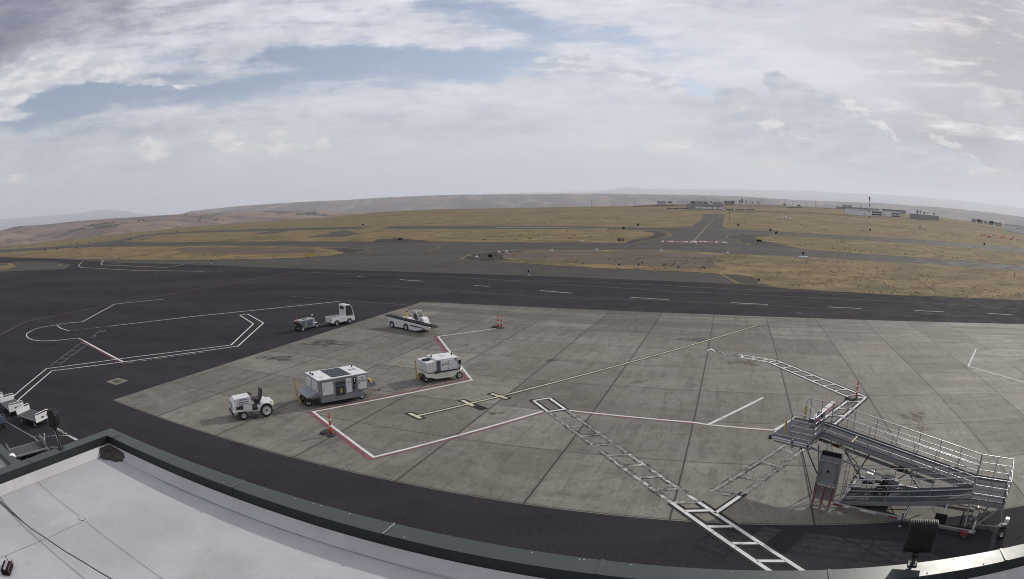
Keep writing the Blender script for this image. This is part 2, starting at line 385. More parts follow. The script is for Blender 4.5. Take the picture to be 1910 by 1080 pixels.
# ------------------------------------------------------------------ terrain
def curve(pts):
    a = sorted(azel(*p) for p in pts)
    def f(az):
        if az <= a[0][0]: return a[0][1]
        if az >= a[-1][0]: return a[-1][1]
        for (x0, e0), (x1, e1) in zip(a, a[1:]):
            if x0 <= az <= x1: return e0 + (e1 - e0) * (az - x0) / (x1 - x0 + 1e-9)
    return f
EDGE = curve([(0, 461.3), (84, 451.3), (168, 442.2), (268, 432), (368, 422), (503, 413), (640, 403), (707, 395.3), (801, 391), (975, 388), (1109, 385), (1163, 384.5), (1280, 383.5),
              (1357, 385), (1504, 388), (1598, 392), (1749, 405), (1910, 430)])
BROWN = curve([(0, 428.8), (33, 420.4), (70, 418.8), (134, 412), (218, 403.7), (268, 401), (335, 397), (435, 392.5), (502, 390.6), (570, 390), (640, 393), (700, 394), (800, 391), (950, 389), (1080, 387.5),
               (1180, 384), (1235, 380.5), (1284, 379.4), (1350, 379), (1436, 381), (1528, 386), (1600, 389.5), (1688, 399), (1800, 409), (1910, 421)])
RIDGE = curve([(0, 440), (200, 430), (340, 397.5), (355, 392), (435.7, 383.6), (522.8, 377.5), (640, 371.3), (774, 364.3), (908, 361.8), (1109, 359.6), (1280, 361.8), (1387, 365.5), (1511, 372.8), (1638, 377), (1772, 387), (1910, 403)])
FAR = curve([(0, 410.4), (33, 408), (100, 402), (150, 398.6), (178, 394), (201, 392.6), (234, 395.3), (268, 400), (320, 403), (420, 400), (700, 372), (1092, 358.4), (1136, 355), (1160, 351.6), (1176, 350), (1195, 351.3), (1210, 353.4), (1280, 354), (1471, 356), (1571, 360.8), (1672, 365), (1800, 376), (1910, 390)])
def sst(t): t = min(max(t, 0), 1); return t * t * (3 - 2 * t)
def zedge(az): return CAM_H + 1150 * tan(rad(EDGE(az)))
def T(x, y):
    """height of the airfield plateau"""
    D = hypot(x, y)
    if D <= 150: return 0.0
    az = math.degrees(atan2(x, y)); az = min(max(az, -62), 62)
    return zedge(az) * sst((D - 150) / 1000.)
def G(x, y, z=None):
    """point of the plateau seen at a photo pixel (or on the level z)"""
    d = ray(x, y)
    if z is not None:
        t = (z - CAM_H) / d.z; return Vector((d.x * t, d.y * t, z))
    t = 5.0; last = 5.0
    while t < 1250:
        p = d * t
        if CAM_H + p.z < T(p.x, p.y): break
        last = t; t *= 1.02
    lo, hi = last, min(t, 1250)
    for _ in range(40):
        m_ = (lo + hi) / 2; p = d * m_
        if CAM_H + p.z < T(p.x, p.y): hi = m_
        else: lo = m_
    p = d * hi
    return Vector((p.x, p.y, T(p.x, p.y)))

def gmat_grass():
    m = bpy.data.materials.new('dry_grass'); m.use_nodes = True; t = NT(m.node_tree)
    b = m.node_tree.nodes['Principled BSDF']; ob = t.n('ShaderNodeTexCoord').outputs['Object']
    big = t.noise(ob, .012, 5, .6, .4); mid = t.noise(t.mapping(ob, (1, 1.6, 1), (0, 0, .35)), .07, 7, .65, .3); fine = t.noise(ob, .9, 4, .7)
    fin2 = t.noise(ob, 5., 2, .6); pat = t.noise(ob, .30, 6, .68, .5); pa2 = t.noise(ob, .055, 6, .62, .8, 0)
    c = t.mix(t.mapr(mid, .34, .64), (.105, .080, .046, 1), (.225, .165, .080, 1))
    c = t.mix(t.mapr(big, .50, .64, 0, .7), c, (.086, .086, .040, 1))
    c = t.mix(t.mapr(big, .46, .34, 0, .6), c, (.150, .108, .074, 1))
    c = t.mix(t.mapr(pa2, .50, .62, 0, .6), c, (.074, .076, .036, 1))
    c = t.mix(t.mapr(pat, .50, .66, 0, .5), c, (.085, .066, .042, 1))
    c = t.mix(t.mapr(pat, .46, .32, 0, .5), c, (.290, .200, .100, 1))
    c = t.mix(t.mapr(fine, .50, .70, 0, .55), c, (.062, .050, .034, 1))
    c = t.mix(t.mapr(fin2, .52, .72, 0, .4), c, (.30, .225, .125, 1))
    # beyond the airfield: wheat hills; gully scrub and the shade of folds put into the colour
    s_ = t.n('ShaderNodeSeparateXYZ'); t.l(ob, s_.inputs[0])
    D = t.math('SQRT', t.math('ADD', t.math('POWER', s_.outputs[0], 2.), t.math('POWER', s_.outputs[1], 2.)))
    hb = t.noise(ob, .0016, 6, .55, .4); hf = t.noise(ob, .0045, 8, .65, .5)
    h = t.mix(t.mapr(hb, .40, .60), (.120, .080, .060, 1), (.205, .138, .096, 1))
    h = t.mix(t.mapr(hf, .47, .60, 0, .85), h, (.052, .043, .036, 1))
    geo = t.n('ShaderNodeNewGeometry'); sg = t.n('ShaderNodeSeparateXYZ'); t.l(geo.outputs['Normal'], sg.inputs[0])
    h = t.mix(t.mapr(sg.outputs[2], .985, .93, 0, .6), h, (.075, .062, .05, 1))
    h = t.mix(t.math('MULTIPLY', t.mapr(t.noise(t.mapping(ob, (1, .45, 1)), .0028, 9, .68, .8), .47, .57), t.mapr(D, 5000, 8000, 0, 1.)), h, (.052, .044, .046, 1))  # canyon shading of the ridge painted as dark noise in the colour
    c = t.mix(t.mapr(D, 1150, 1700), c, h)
    t.l(c, b.inputs['Base Color']); b.inputs['Roughness'].default_value = .95; b.inputs['Specular IOR Level'].default_value = .1
    bn = t.n('ShaderNodeBump'); bn.inputs['Strength'].default_value = .6; bn.inputs['Distance'].default_value = .15
    t.l(t.noise(ob, 1.6, 4, .7), bn.inputs['Height']); t.l(bn.outputs[0], b.inputs['Normal'])
    return m
def gmat_pave(name, c1, c2, stain, sc1=.05, crack=0.0, rough=.85, rz=.35, spec=.08):
    m = bpy.data.materials.new(name); m.use_nodes = True; t = NT(m.node_tree)
    b = m.node_tree.nodes['Principled BSDF']; ob = t.n('ShaderNodeTexCoord').outputs['Object']
    st = t.mapping(ob, (.35, 1.5, 1), (0, 0, rz))
    n1 = t.noise(st, sc1, 6, .6, .3); n2 = t.noise(ob, sc1 * 6, 5, .65); n3 = t.noise(ob, 9, 3, .7)
    c = t.mix(t.mapr(n1, .36, .64), (*c1, 1), (*c2, 1))
    c = t.mix(t.mapr(n2, .50, .74, 0, .6), c, (*stain, 1))
    ln = t.noise(t.mapping(ob, (.02, 1.3, 1), (0, 0, .353)), 1., 4, .6, .15)
    c = t.mix(t.mapr(ln, .52, .70, 0, .35), c, tuple(x * 1.35 for x in c2) + (1,))
    c = t.mix(t.mapr(n3, .42, .72, 0, .30), c, tuple(min(x * 1.9, 1) for x in c2) + (1,))
    if crack:
        v = t.n('ShaderNodeTexVoronoi', feature='DISTANCE_TO_EDGE'); v.inputs['Scale'].default_value = .055
        t.l(t.mapping(t.noise(ob, .3, 3, .6, 0, 1), (6, 6, 0)), v.inputs['Vector']) if False else t.l(ob, v.inputs['Vector'])
        c = t.mix(t.mapr(v.outputs[0], .006, .0, 0, crack), c, (.02, .02, .02, 1))
    t.l(c, b.inputs['Base Color']); b.inputs['Specular IOR Level'].default_value = spec
    t.l(t.mapr(n2, .3, .7, rough - .08, rough + .08), b.inputs['Roughness'])
    bn = t.n('ShaderNodeBump'); bn.inputs['Strength'].default_value = .25; bn.inputs['Distance'].default_value = .01
    t.l(n3, bn.inputs['Height']); t.l(bn.outputs[0], b.inputs['Normal'])
    return m
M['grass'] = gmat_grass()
M['asph'] = gmat_pave('new_asphalt', (.0240, .0228, .0265), (.0370, .0348, .0385), (.0200, .0188, .0220), .06, rough=.92, spec=.03)
M['old'] = gmat_pave('old_asphalt', (.050, .046, .042), (.066, .062, .057), (.040, .036, .033), .03, .5)
M['gravel'] = gmat_pave('dark_gravel', (.030, .026, .024), (.048, .042, .036), (.02, .017, .016), .3)
M['plough'] = gmat_pave('ploughed_soil', (.07, .052, .040), (.095, .073, .055), (.06, .045, .035), .01)

def build_terrain():
    azs = []; a = -180.
    while a < 180.001:
        azs.append(a); a += .35 if -60 <= a < 60 else 6.
    rs = [0.5]; r = 20.
    while r < 1150: rs.append(r); r += 22 if r > 150 else 40
    def seg(r0, r1, n): rs.extend([r0 + (r1 - r0) * k / n for k in range(n)])
    seg(1150, 1900, 10)
    V = []; F = []
    nr = None
    for a in azs:
        ac = min(max(a, -62), 62)
        zE = zedge(ac)
        side = sst((ac + 12) / 24.)
        R1 = 4300 * (1 - side) + 2600 * side
        z1 = CAM_H + R1 * tan(rad(BROWN(ac)))
        zR = CAM_H + 9000 * tan(rad(RIDGE(ac)))
        zF = CAM_H + 36000 * tan(rad(FAR(ac)))
        zv = zE - (60 * (1 - side) + 6 * side)
        knots = [(1150, zE), (1150 + (R1 - 1150) * .3, min(zv, z1 - 5)), (R1, z1), (R1 + 1500, z1 - 70), (9000, zR), (13000, zR - 250), (36000, zF), (42000, zF - 900)]
        samples = [1150 + (R1 - 1150) * k / 22 for k in range(22)] + [R1 + 1500 * k / 8 for k in range(8)] + [R1 + 1500 + (9000 - R1 - 1500) * (k / 34) for k in range(34)] + \
                  [9000 + 4000 * k / 8 for k in range(8)] + [13000 + 23000 * (k / 26) for k in range(26)] + [36000, 38000, 42000]
        col = []
        for r in [q for q in rs if q < 1150]:
            x, y = r * sin(rad(a)), r * cos(rad(a)); col.append((x, y, (T(x, y) if -62 <= a <= 62 else zE * sst((r - 150) / 1000.)) - (.06 if r < 150 else .12)))
        for r in samples:
            for (r0, z0), (r1, z1_) in zip(knots, knots[1:]):
                if r0 <= r <= r1: break
            tt = (r - r0) / (r1 - r0); z = z0 + (z1_ - z0) * sst(tt)
            x, y = r * sin(rad(a)), r * cos(rad(a))
            if r > 1200:
                near_peak = min(abs(r - R1) / 900., abs(r - 9000) / 2200., 1) if r < 14000 else 1
                p = Vector((x, y, 0))
                amp = min((r - 1150) / 3000., 1)
                g1 = noise.ridged_multi_fractal(p / 1900., .9, 2.1, 5, 1., 2.) if r < 14000 else 0
                z -= max(g1 - .3, 0) * (120 if r > 5500 else 70) * amp * (.10 + .90 * near_peak) * (1.8 if 5500 < r < 9000 else 1)
                z += noise.fractal(p / 700., 1., 2., 4) * 16 * amp * (.12 + .88 * near_peak)
                if r > 20000: z += noise.fractal(p / 2500., 1., 2., 4) * 30
            col.append((x, y, z))
        nr = len(col); V += col
    for i in range(len(azs) - 1):
        for j in range(nr - 1):
            F.append((i * nr + j, i * nr + j + 1, (i + 1) * nr + j + 1, (i + 1) * nr + j))
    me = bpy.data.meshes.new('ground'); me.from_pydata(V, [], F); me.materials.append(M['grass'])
    me.polygons.foreach_set('use_smooth', [True] * len(F)); me.update()
    o = bpy.data.objects.new('ground', me); COL.objects.link(o); tag(o, kind='structure')
    return min(v[2] for v in V)
ZMIN = build_terrain()

def P2(p):
    if len(p) == 3: return Vector((p[1], p[2], 0)) if p[0] == 'w' else None
    return G(*p)
def sheet(name, pts, m, off, jitter=0., kind='structure', cell=24., world=False):
    P = [Vector((p[0], p[1], 0)) if world else P2(p) for p in pts]
    if jitter:
        rnd = random.Random(len(P) * 7 + int(abs(P[0].x))); Q = []
        for a, b in zip(P, P[1:] + P[:1]):
            n = max(1, min(60, int((b - a).length / 2.5)))
            for k in range(n):
                q = a.lerp(b, k / n); nrm = Vector((-(b - a).y, (b - a).x, 0)).normalized()
                D = q.length; q = q + nrm * rnd.uniform(-1, 1) * jitter * (1 + D / 300.); Q.append(q)
        P = Q
    bm = bmesh.new(); vs = [bm.verts.new((p.x, p.y, 0)) for p in P]
    f = bm.faces.new(vs); bm.normal_update()
    if f.normal.z < 0: bmesh.ops.reverse_faces(bm, faces=[f])
    bmesh.ops.triangulate(bm, faces=bm.faces[:], ngon_method='EAR_CLIP')
    xs = [p.x for p in P]; ys = [p.y for p in P]
    for ax, (lo, hi) in enumerate(((min(xs), max(xs)), (min(ys), max(ys)))):
        c = cell if hi - lo < 900 else cell * 1.5
        k = math.ceil(lo / c)
        while k * c < hi:
            if abs(k * c) > 60 or hi > 150 or lo < -150:
                co = (k * c, 0, 0) if ax == 0 else (0, k * c, 0); no = (1, 0, 0) if ax == 0 else (0, 1, 0)
                bmesh.ops.bisect_plane(bm, geom=bm.verts[:] + bm.edges[:] + bm.faces[:], plane_co=co, plane_no=no)
            k += 1
    for v in bm.verts: v.co.z = T(v.co.x, v.co.y) + off
    me = bpy.data.meshes.new(name); bm.to_mesh(me); bm.free(); me.materials.append(m)
    o = bpy.data.objects.new(name, me); COL.objects.link(o)
    if kind: tag(o, kind=kind)
    return o

sheet('taxiway', [(-150, 483), (0, 466), (100, 460.3), (169, 454), (226, 446.7), (261, 438.7), (298, 435), (380, 430.6), (502, 426.5), (640, 423.5), (780, 421.6), (925, 421), (1050, 421.5), (1142, 423.2), (1200, 424.5), (1260, 424.5),
                  (1287, 423), (1300, 415), (1307, 409), (1311, 402), (1311.5, 398.8), (1352, 399.6), (1350, 412), (1348.8, 423), (1356, 426), (1437.6, 431), (1538, 436.5), (1638.6, 442), (1780, 451), (1910, 463), (2040, 478),
                  (2040, 640), (1280, 585), (640, 560), (0, 540), (-150, 560)], M['old'], -.05)
GR = dict(m=M['grass'], off=-.01, jitter=.35)
sheet('grass_verge', [(-150, 488), (0, 471.4), (144, 461.8), (301.6, 458.7), (435.7, 458), (586.5, 460), (636.7, 462), (675, 464.5), (690, 466), (660, 470.5), (620, 476.5), (553, 480.8), (435.7, 484), (301.6, 485), (187.7, 483.6), (100, 481.5), (0, 479.5), (-150, 492)], **GR)
sheet('grass_verge', [(229, 450.5), (245, 446.5), (268, 441), (335, 435.6), (435.7, 432.4), (540, 429.8), (640, 428), (780, 427), (908, 427), (1050, 427.2), (1159.5, 428.2), (1225, 430), (1250, 436.8), (1234, 442), (1189, 451.4), (1163, 453), (975, 452.2), (801, 450.6), (640, 450.6), (400, 451), (300, 452)], **GR)
sheet('grass_verge', [(1356, 440), (1380.6, 436.5), (1504.6, 441.5), (1620, 449), (1705.7, 455), (1910, 472.5), (2040, 488), (2040, 513), (1910, 495.8), (1772.7, 484), (1638.6, 475), (1504.6, 465), (1400.7, 457)], **GR)
sheet('grass_verge', [(862, 482), (888, 472.6), (930, 467.6), (1042, 466), (1150, 466), (1280, 467.5), (1370.5, 474), (1498, 479), (1638.6, 487.5), (1806, 498), (1910, 506.5), (2040, 521), (2040, 582), (1910, 560), (1685, 550.5), (1504.6, 540.6), (1430, 534), (1377, 528.5), (1343.7, 510.2), (1270, 507), (1142.7, 501), (1042, 495.8), (925, 487.5)], **GR)
GV = dict(m=M['gravel'], off=.0, jitter=.5)
sheet('gravel_shoulder', [(600, 463), (640, 462.4), (675, 464.6), (689, 466), (660, 470.3), (630, 474), (640, 470), (625, 466)], **GV)
sheet('gravel_shoulder', [(1195, 430), (1224, 430.4), (1248, 436.8), (1233, 441.6), (1189, 450.8), (1165, 452.6), (1180, 448), (1215, 441), (1220, 435)], **GV)
sheet('gravel_shoulder', [(1357, 440), (1381, 437), (1440, 439), (1405, 442), (1412, 447), (1440, 452), (1470, 459), (1500, 464.5), (1402, 456.8)], **GV)
sheet('gravel_shoulder', [(864, 481.8), (890, 472.9), (930, 468.2), (1000, 467), (950, 473), (935, 480), (960, 486), (925, 486.8)], **GV)
sheet('gravel_shoulder', [(1345, 510.6), (1378, 512), (1412, 520), (1420, 528), (1450, 535), (1430, 533.5), (1378, 528)], **GV)
sheet('gravel_shoulder', [(700, 446.5), (740, 445), (790, 448), (800, 450.4), (700, 450.4)], **GV)
M['bare'] = gmat_pave('bare_brown_soil', (.075, .058, .046), (.115, .090, .070), (.060, .050, .034), .12)
sheet('bare_soil', [(905, 476), (960, 470), (1042, 468), (1280, 470), (1345, 476), (1352, 484), (1330, 490), (1335, 498), (1270, 500), (1142, 494), (1042, 489), (960, 482)], M['bare'], .0, jitter=1.2)
sheet('bare_soil', [(330, 462), (435, 461), (580, 463), (600, 470), (540, 474), (420, 474), (340, 470)], M['bare'], .0, jitter=1.4)
# new asphalt of the apron and the service road
sheet('apron_asphalt', [(-150, 492.3), (0, 479.7), (60, 481), (147, 485), (166, 486.5), (200, 488.7), (243.7, 490.7), (343, 492.6), (466, 497.5), (553, 500.5), (640, 503.2), (780, 507), (908, 511.6), (1100, 518), (1280, 525.5), (1377, 530), (1504.6, 541.2), (1685, 551.3), (1910, 560.6), (2040, 577),
                        ('w', 120, 60), ('w', 120, -30), ('w', -110, -30), ('w', -130, 60)], M['asph'], -.02, cell=30)
sheet('taxiway', [(-60, 500), (0, 492), (60, 486.5), (110, 489), (134, 494), (120, 502), (60, 504), (20, 506), (-60, 515)], M['old'], -.012)
sheet('grass_verge', [(-60, 497), (0, 491), (20, 490.5), (31, 497), (14, 503), (0, 505), (-60, 513)], M['grass'], -.006, jitter=.2)
sheet('ploughed_field', [(1060, 386.5), (1180, 384.9), (1235, 383), (1284, 382), (1440, 382.5), (1504, 384.6), (1590, 391), (1602, 400), (1560, 397), (1500, 394), (1430, 389), (1290, 388.2), (1160, 388.2)], M['plough'], .02) if False else None

# ------------------------------------------------------------------ concrete apron laid in slabs
YAW = -.3529; SX, SY = .5081 * 12, .5059 * 12
GU = Vector((cos(YAW), sin(YAW), 0)); GN = Vector((-sin(YAW), cos(YAW), 0)); GO = Vector((-2.3525 * 12, 2.8101 * 12, 0))
def slab(i, j): return GO + GU * (i * SX) + GN * (j * SY)
def concrete_mat():
    m = bpy.data.materials.new('apron_concrete'); m.use_nodes = True; t = NT(m.node_tree)
    b = m.node_tree.nodes['Principled BSDF']; ob = t.n('ShaderNodeTexCoord').outputs['Object']
    uv = t.n('ShaderNodeUVMap', uv_map='grid').outputs[0]
    tone = t.n('ShaderNodeAttribute', attribute_name='tone').outputs['Fac']
    lay = t.mapping(ob, (1, 1, 1), (0, 0, -YAW))
    streak = t.noise(t.mapping(lay, (.10, .55, 1)), 1.0, 7, .68, .9)
    along_ = t.noise(t.mapping(lay, (1.5, .22, 1)), 1.0, 6, .66, .7)
    broom = t.noise(t.mapping(lay, (7., 1.6, 1)), 1.0, 4, .7, .3)
    cloudy = t.noise(ob, .16, 7, .66, .9); mid = t.noise(ob, 1.1, 6, .68, .4); fine = t.noise(ob, 9, 4, .75)
    c = t.mix(t.mapr(streak, .34, .66), (.088, .083, .074, 1), (.152, .145, .131, 1))
    c = t.mix(t.mapr(along_, .36, .66, 0, .6), c, (.172, .166, .152, 1))
    c = t.mix(t.mapr(along_, .46, .30, 0, .6), c, (.078, .073, .066, 1))
    c = t.mix(t.mapr(cloudy, .42, .62, 0, .6), c, (.112, .102, .086, 1))
    c = t.mix(t.mapr(cloudy, .44, .30, 0, .45), c, (.150, .146, .138, 1))
    c = t.mix(t.mapr(mid, .52, .70, 0, .6), c, (.066, .062, .057, 1))
    c = t.mix(t.mapr(mid, .46, .30, 0, .5), c, (.180, .174, .160, 1))
    c = t.mix(t.mapr(broom, .50, .68, 0, .5), c, (.064, .060, .054, 1))
    c = t.mix(t.mapr(fine, .50, .70, 0, .5), c, (.058, .055, .050, 1))
    c = t.mix(t.mapr(fine, .42, .28, 0, .5), c, (.200, .194, .182, 1))
    tn = t.mapr(tone, 0, 1, .88, 1.28, False)
    c = t.mulc(t.mulc(c, t.comb(tn, tn, tn)), (1.17, 1.15, 1.10, 1))
    # far rows carry dark traffic film
    su = t.n('ShaderNodeSeparateXYZ'); t.l(uv, su.inputs[0])
    film = t.math('MULTIPLY', t.mapr(su.outputs[1], 4.6, 7.2, 0, .55), t.mapr(t.noise(t.mapping(lay, (.05, .5, 1)), 1., 6, .65, .6), .36, .60))
    c = t.mix(film, c, (.050, .048, .045, 1))
    spot = t.mapr(t.noise(ob, .33, 5, .7, .8), .67, .75, 0, .6)
    c = t.mix(spot, c, (.055, .05, .045, 1))
    rust = t.mapr(t.noise(t.mapping(ob, (1, 1, 1), (0, 0, 0), (31, 12, 0)), .11, 5, .6, .4), .62, .74, 0, .45)
    c = t.mix(rust, c, (.135, .092, .054, 1))
    # joints
    wob = t.math('MULTIPLY', t.math('SUBTRACT', t.noise(ob, 2.2, 3, .6), .5), .006)
    def joint(co, wd):
        fr = t.math('ABSOLUTE', t.math('SUBTRACT', t.math('FRACT', t.math('ADD', t.math('ADD', co, wob), .5)), .5))
        return t.mapr(fr, wd, wd * .4)
    j = t.math('MAXIMUM', joint(su.outputs[0], .0095), t.math('MULTIPLY', joint(su.outputs[1], .007), .8))
    edge = t.math('MAXIMUM', joint(su.outputs[0], .03), joint(su.outputs[1], .03))
    c = t.mix(t.math('MULTIPLY', edge, .18), c, (.08, .075, .07, 1))
    c = t.mix(t.math('MULTIPLY', j, .88), c, (.022, .02, .018, 1))
    t.l(c, b.inputs['Base Color']); b.inputs['Specular IOR Level'].default_value = .15
    t.l(t.mapr(streak, .3, .7, .68, .84), b.inputs['Roughness'])
    bn = t.n('ShaderNodeBump'); bn.inputs['Strength'].default_value = .25; bn.inputs['Distance'].default_value = .01
    t.l(t.math('SUBTRACT', broom, j), bn.inputs['Height']); t.l(bn.outputs[0], b.inputs['Normal'])
    return m
def build_concrete():
    NI, NJ = 20, 8; V = []; F = []; UV = []; TN = []
    rnd = random.Random(5)
    for i in range(NI):
        for j in range(NJ):
            o = len(V); q = [(i, j), (i + 1, j), (i + 1, j + 1), (i, j + 1)]
            if j == NJ - 1: q = [(i, j), (i + 1, j), (i + 1, 7.972), (i, 7.972)]
            if j == 0: q = [(i, -.016), (i + 1, -.016), (i + 1, 1), (i, 1)]
            for a, b in q: p = slab(a, b); V.append((p.x, p.y, -.012)); UV.append((a if a > 0 else .03, b))
            F.append((o, o + 1, o + 2, o + 3)); TN.append(rnd.gauss(.5, .28))
    me = bpy.data.meshes.new('apron_concrete'); me.from_pydata(V, [], F)
    ul = me.uv_layers.new(name='grid')
    for l in me.loops: ul.data[l.index].uv = UV[l.vertex_index]
    at = me.attributes.new('tone', 'FLOAT', 'FACE')
    for k, v in enumerate(TN): at.data[k].value = v
    me.materials.append(concrete_mat()); o = bpy.data.objects.new('apron_concrete', me); COL.objects.link(o); tag(o, kind='structure')
build_concrete()

# ------------------------------------------------------------------ painted markings
def paint(name, col, wear, scale=1.2, rough=.6):
    m = bpy.data.materials.new(name); m.use_nodes = True; t = NT(m.node_tree)
    b = m.node_tree.nodes['Principled BSDF']; ob = t.n('ShaderNodeTexCoord').outputs['Object']
    n1 = t.noise(ob, scale, 6, .7, .3); n2 = t.noise(ob, scale * 8, 3, .7)
    c = t.mix(t.mapr(n1, .35, .7, 0, .5), (*col, 1), tuple(x * .55 for x in col) + (1,)); t.l(c, b.inputs['Base Color']); b.inputs['Roughness'].default_value = .85; b.inputs['Specular IOR Level'].default_value = .08
    tr = t.n('ShaderNodeBsdfTransparent'); mx = t.n('ShaderNodeMixShader'); out = m.node_tree.nodes['Material Output']
    k = t.mapr(t.math('ADD', t.math('MULTIPLY', n1, .6), t.math('MULTIPLY', n2, .4)), .62 - wear * .5, .74 - wear * .42, 0, 1)
    if wear <= 0.05: k = t.math('MULTIPLY', k, .6)
    t.l(k, mx.inputs[0]); t.l(b.outputs[0], mx.inputs[1]); t.l(tr.outputs[0], mx.inputs[2]); t.l(mx.outputs[0], out.inputs['Surface'])
    return m
M['pw'] = paint('white_line_paint', (.62, .62, .60), .10)
M['pw_old'] = paint('worn_white_paint', (.54, .54, .52), .40, 2.0)
M['pw_faint'] = paint('faint_white_paint', (.31, .305, .29), .34, 1.8)
M['pw_dim'] = paint('dim_white_paint', (.20, .195, .195), .08, 1.)
M['pk'] = paint('black_line_paint', (.034, .033, .034), .04, 1.5)
M['pk_old'] = paint('worn_black_paint', (.026, .025, .026), .49, 1.6)
M['pr'] = paint('red_line_paint', (.22, .088, .10), .25)
M['py'] = paint('yellow_line_paint', (.54, .49, .36), .15)
M['py2'] = paint('taxi_yellow_paint', (.28, .225, .12), .14)
class Lines:
    def __init__(s): s.v, s.f, s.mi, s.m = [], [], [], []
    def strip(s, P, wd, m, z, off=0., closed=False):
        if m not in s.m: s.m.append(m)
        P = [Vector((p.x, p.y, 0)) for p in P]; Q = [P[0]]
        for a, b in zip(P, P[1:]):
            n = max(1, int((b - a).length / 12)) if max(a.length, b.length) > 140 else 1
            Q += [a.lerp(b, k / n) for k in range(1, n + 1)]
        P = Q; o = len(s.v)
        for i, p in enumerate(P):
            d0 = (p - P[i - 1]).normalized() if i else (P[1] - p).normalized()
            d1 = (P[i + 1] - p).normalized() if i < len(P) - 1 else d0
            n0 = Vector((-d0.y, d0.x, 0)); n1 = Vector((-d1.y, d1.x, 0)); nn = (n0 + n1)
            nn = nn / max(nn.length, 1e-6); k = 1 / max(nn.dot(n0), .35)
            for sgn in (-.5, .5):
                q = p + nn * k * (off + sgn * wd); s.v.append((q.x, q.y, T(q.x, q.y) + z + (.02 if q.length > 150 else 0)))
        for i in range(len(P) - 1): s.f.append((o + 2 * i, o + 2 * i + 2, o + 2 * i + 3, o + 2 * i + 1)); s.mi.append(s.m.index(m))
    def px(s, pts, wd, m, z=.0, off=0.): s.strip([G(*p) for p in pts], wd, m, z, off)
    def build(s, name):
        me = bpy.data.meshes.new(name); me.from_pydata(s.v, [], s.f)
        for m in s.m: me.materials.append(m)
        me.polygons.foreach_set('material_index', s.mi); me.update()
        o = bpy.data.objects.new(name, me); COL.objects.link(o); tag(o, kind='structure')
L = Lines(); ZK, ZR_, ZW = -.0085, -.006, -.0035
# white and red equipment boxes
def wr(pts, side, wd=.16, rw=.16):
    L.px(pts, wd, M['pw'], ZW); L.px(pts, rw, M['pr'], ZR_, side * (wd + rw) / 2)
wr([(924, 612.8), (817.4, 627.4), (840, 656.8), (880.2, 708.8), (758, 734.7), (600, 765.6), (584.5, 767.6), (697, 852.3), (760, 836.8), (1013.8, 766.4)], -1) if False else None
L.px([(924, 612.8), (817.4, 627.4), (880.2, 708.8), (584.5, 767.8), (697, 852.3), (760, 836.8), (1013.8, 766.4)], .17, M['pw'], ZW)
L.px([(815, 627.2), (877, 708)], .30, M['pr'], ZR_, -.22); L.px([(870, 708.6), (584.5, 767)], .16, M['pr'], ZR_, -.16)
L.px([(579.5, 767.5), (694, 855)], .26, M['pr'], ZR_, -.1); L.px([(691, 855.5), (760, 839), (1013.8, 768.6)], .14, M['pr'], ZR_, -.07)
L.px([(1061.6, 765.4), (1294, 787.5), (1321.7, 792), (1446, 802.5)], .16, M['pw'], ZW); L.px([(1061.6, 766.9), (1294, 789.4), (1446, 804.3)], .12, M['pr'], ZR_, -.02)
L.px([(1321.7, 791.3), (1423, 741.5)], .21, M['pw'], ZW)
L.px([(840, 653.8), (905, 640), (953, 633.4)], .12, M['pw_old'], ZW)
L.px([(1555, 749), (1521.5, 777), (1490, 803)], .34, M['pw'], ZW); L.px([(1562, 750), (1530, 777), (1500, 802)], .22, M['pr'], ZR_)
L.px([(1443, 802.5), (1487, 777)], .16, M['pw'], ZW)
L.px([(1820.8, 650.5), (1806, 683), (1910, 712.8), (1990, 737)], .19, M['pw'], ZW); L.px([(1817, 650.5), (1802, 682)], .22, M['pw_faint'], ZR_)
# yellow lead-in line with black edges and crosses
lead = [(779.7, 775), (1080, 700.8), (1413.4, 606.5)]
L.px(lead, .44, M['pk'], ZK); L.px(lead, .17, M['py'], ZW)
L.px([(1400, 610.5), (1432, 605)], .5, M['pk_old'], ZK)
for a, b, e in (((764, 770.5), (785, 780), None), ((862, 746.5), (883, 757), (904, 764)), ((916, 734), (946, 743), None)):
    A, B = G(*a), G(*b); d = (B - A).normalized()
    L.strip([A - d * .2, (G(*e) if e else B + d * .2)], .62, M['pk'], ZK - .002); L.strip([A, B], .26, M['py'], ZW + .001)
# the passenger walkway ladders
def ladder(p0, p1, q0, q1, rungs, mw, mk, first=0., wr_=.18, sub=None):
    A0_, A1, B0, B1 = [G(*p) for p in (p0, p1, q0, q1)]
    for a, b in ((A0_, A1), (B0, B1)):
        L.strip([a, b], wr_ + .42, mk, ZK); L.strip([a, b], wr_, mw, ZW)
    for k in range(rungs):
        f = (k + first) / rungs
        a, b = A0_.lerp(A1, f), B0.lerp(B1, f); d = (b - a).normalized() * (wr_ / 2 + .004)
        L.strip([a + d, b - d], wr_ + .42, mk, ZK - .001); L.strip([a + d, b - d], wr_, mw, ZW)
def along(a, b, f):
    A, B = G(*a), G(*b); return A.lerp(B, f)
class Seg:  # ladders by world points
    pass
def ladderw(A0_, A1, B0, B1, rungs, mw, mk, first=.5, wr_=.18):
    ex = .32 if mk is M['pk'] else .22
    for a, b in ((A0_, A1), (B0, B1)):
        L.strip([a, b], wr_ + ex, mk, ZK); L.strip([a, b], wr_, mw, ZW)
    for k in range(rungs):
        f = (k + first) / rungs
        a, b = A0_.lerp(A1, f), B0.lerp(B1, f); d = (b - a).normalized() * (wr_ / 2 + .004)
        L.strip([a + d, b - d], wr_ + ex, mk, ZK - .001); L.strip([a + d, b - d], wr_, mw, ZW)
la, lb = G(995, 747), G(1356, 1010); ra, rb = G(1024.7, 742), G(1414, 1010)
ext = lambda a, b, f: a + (b - a) * f
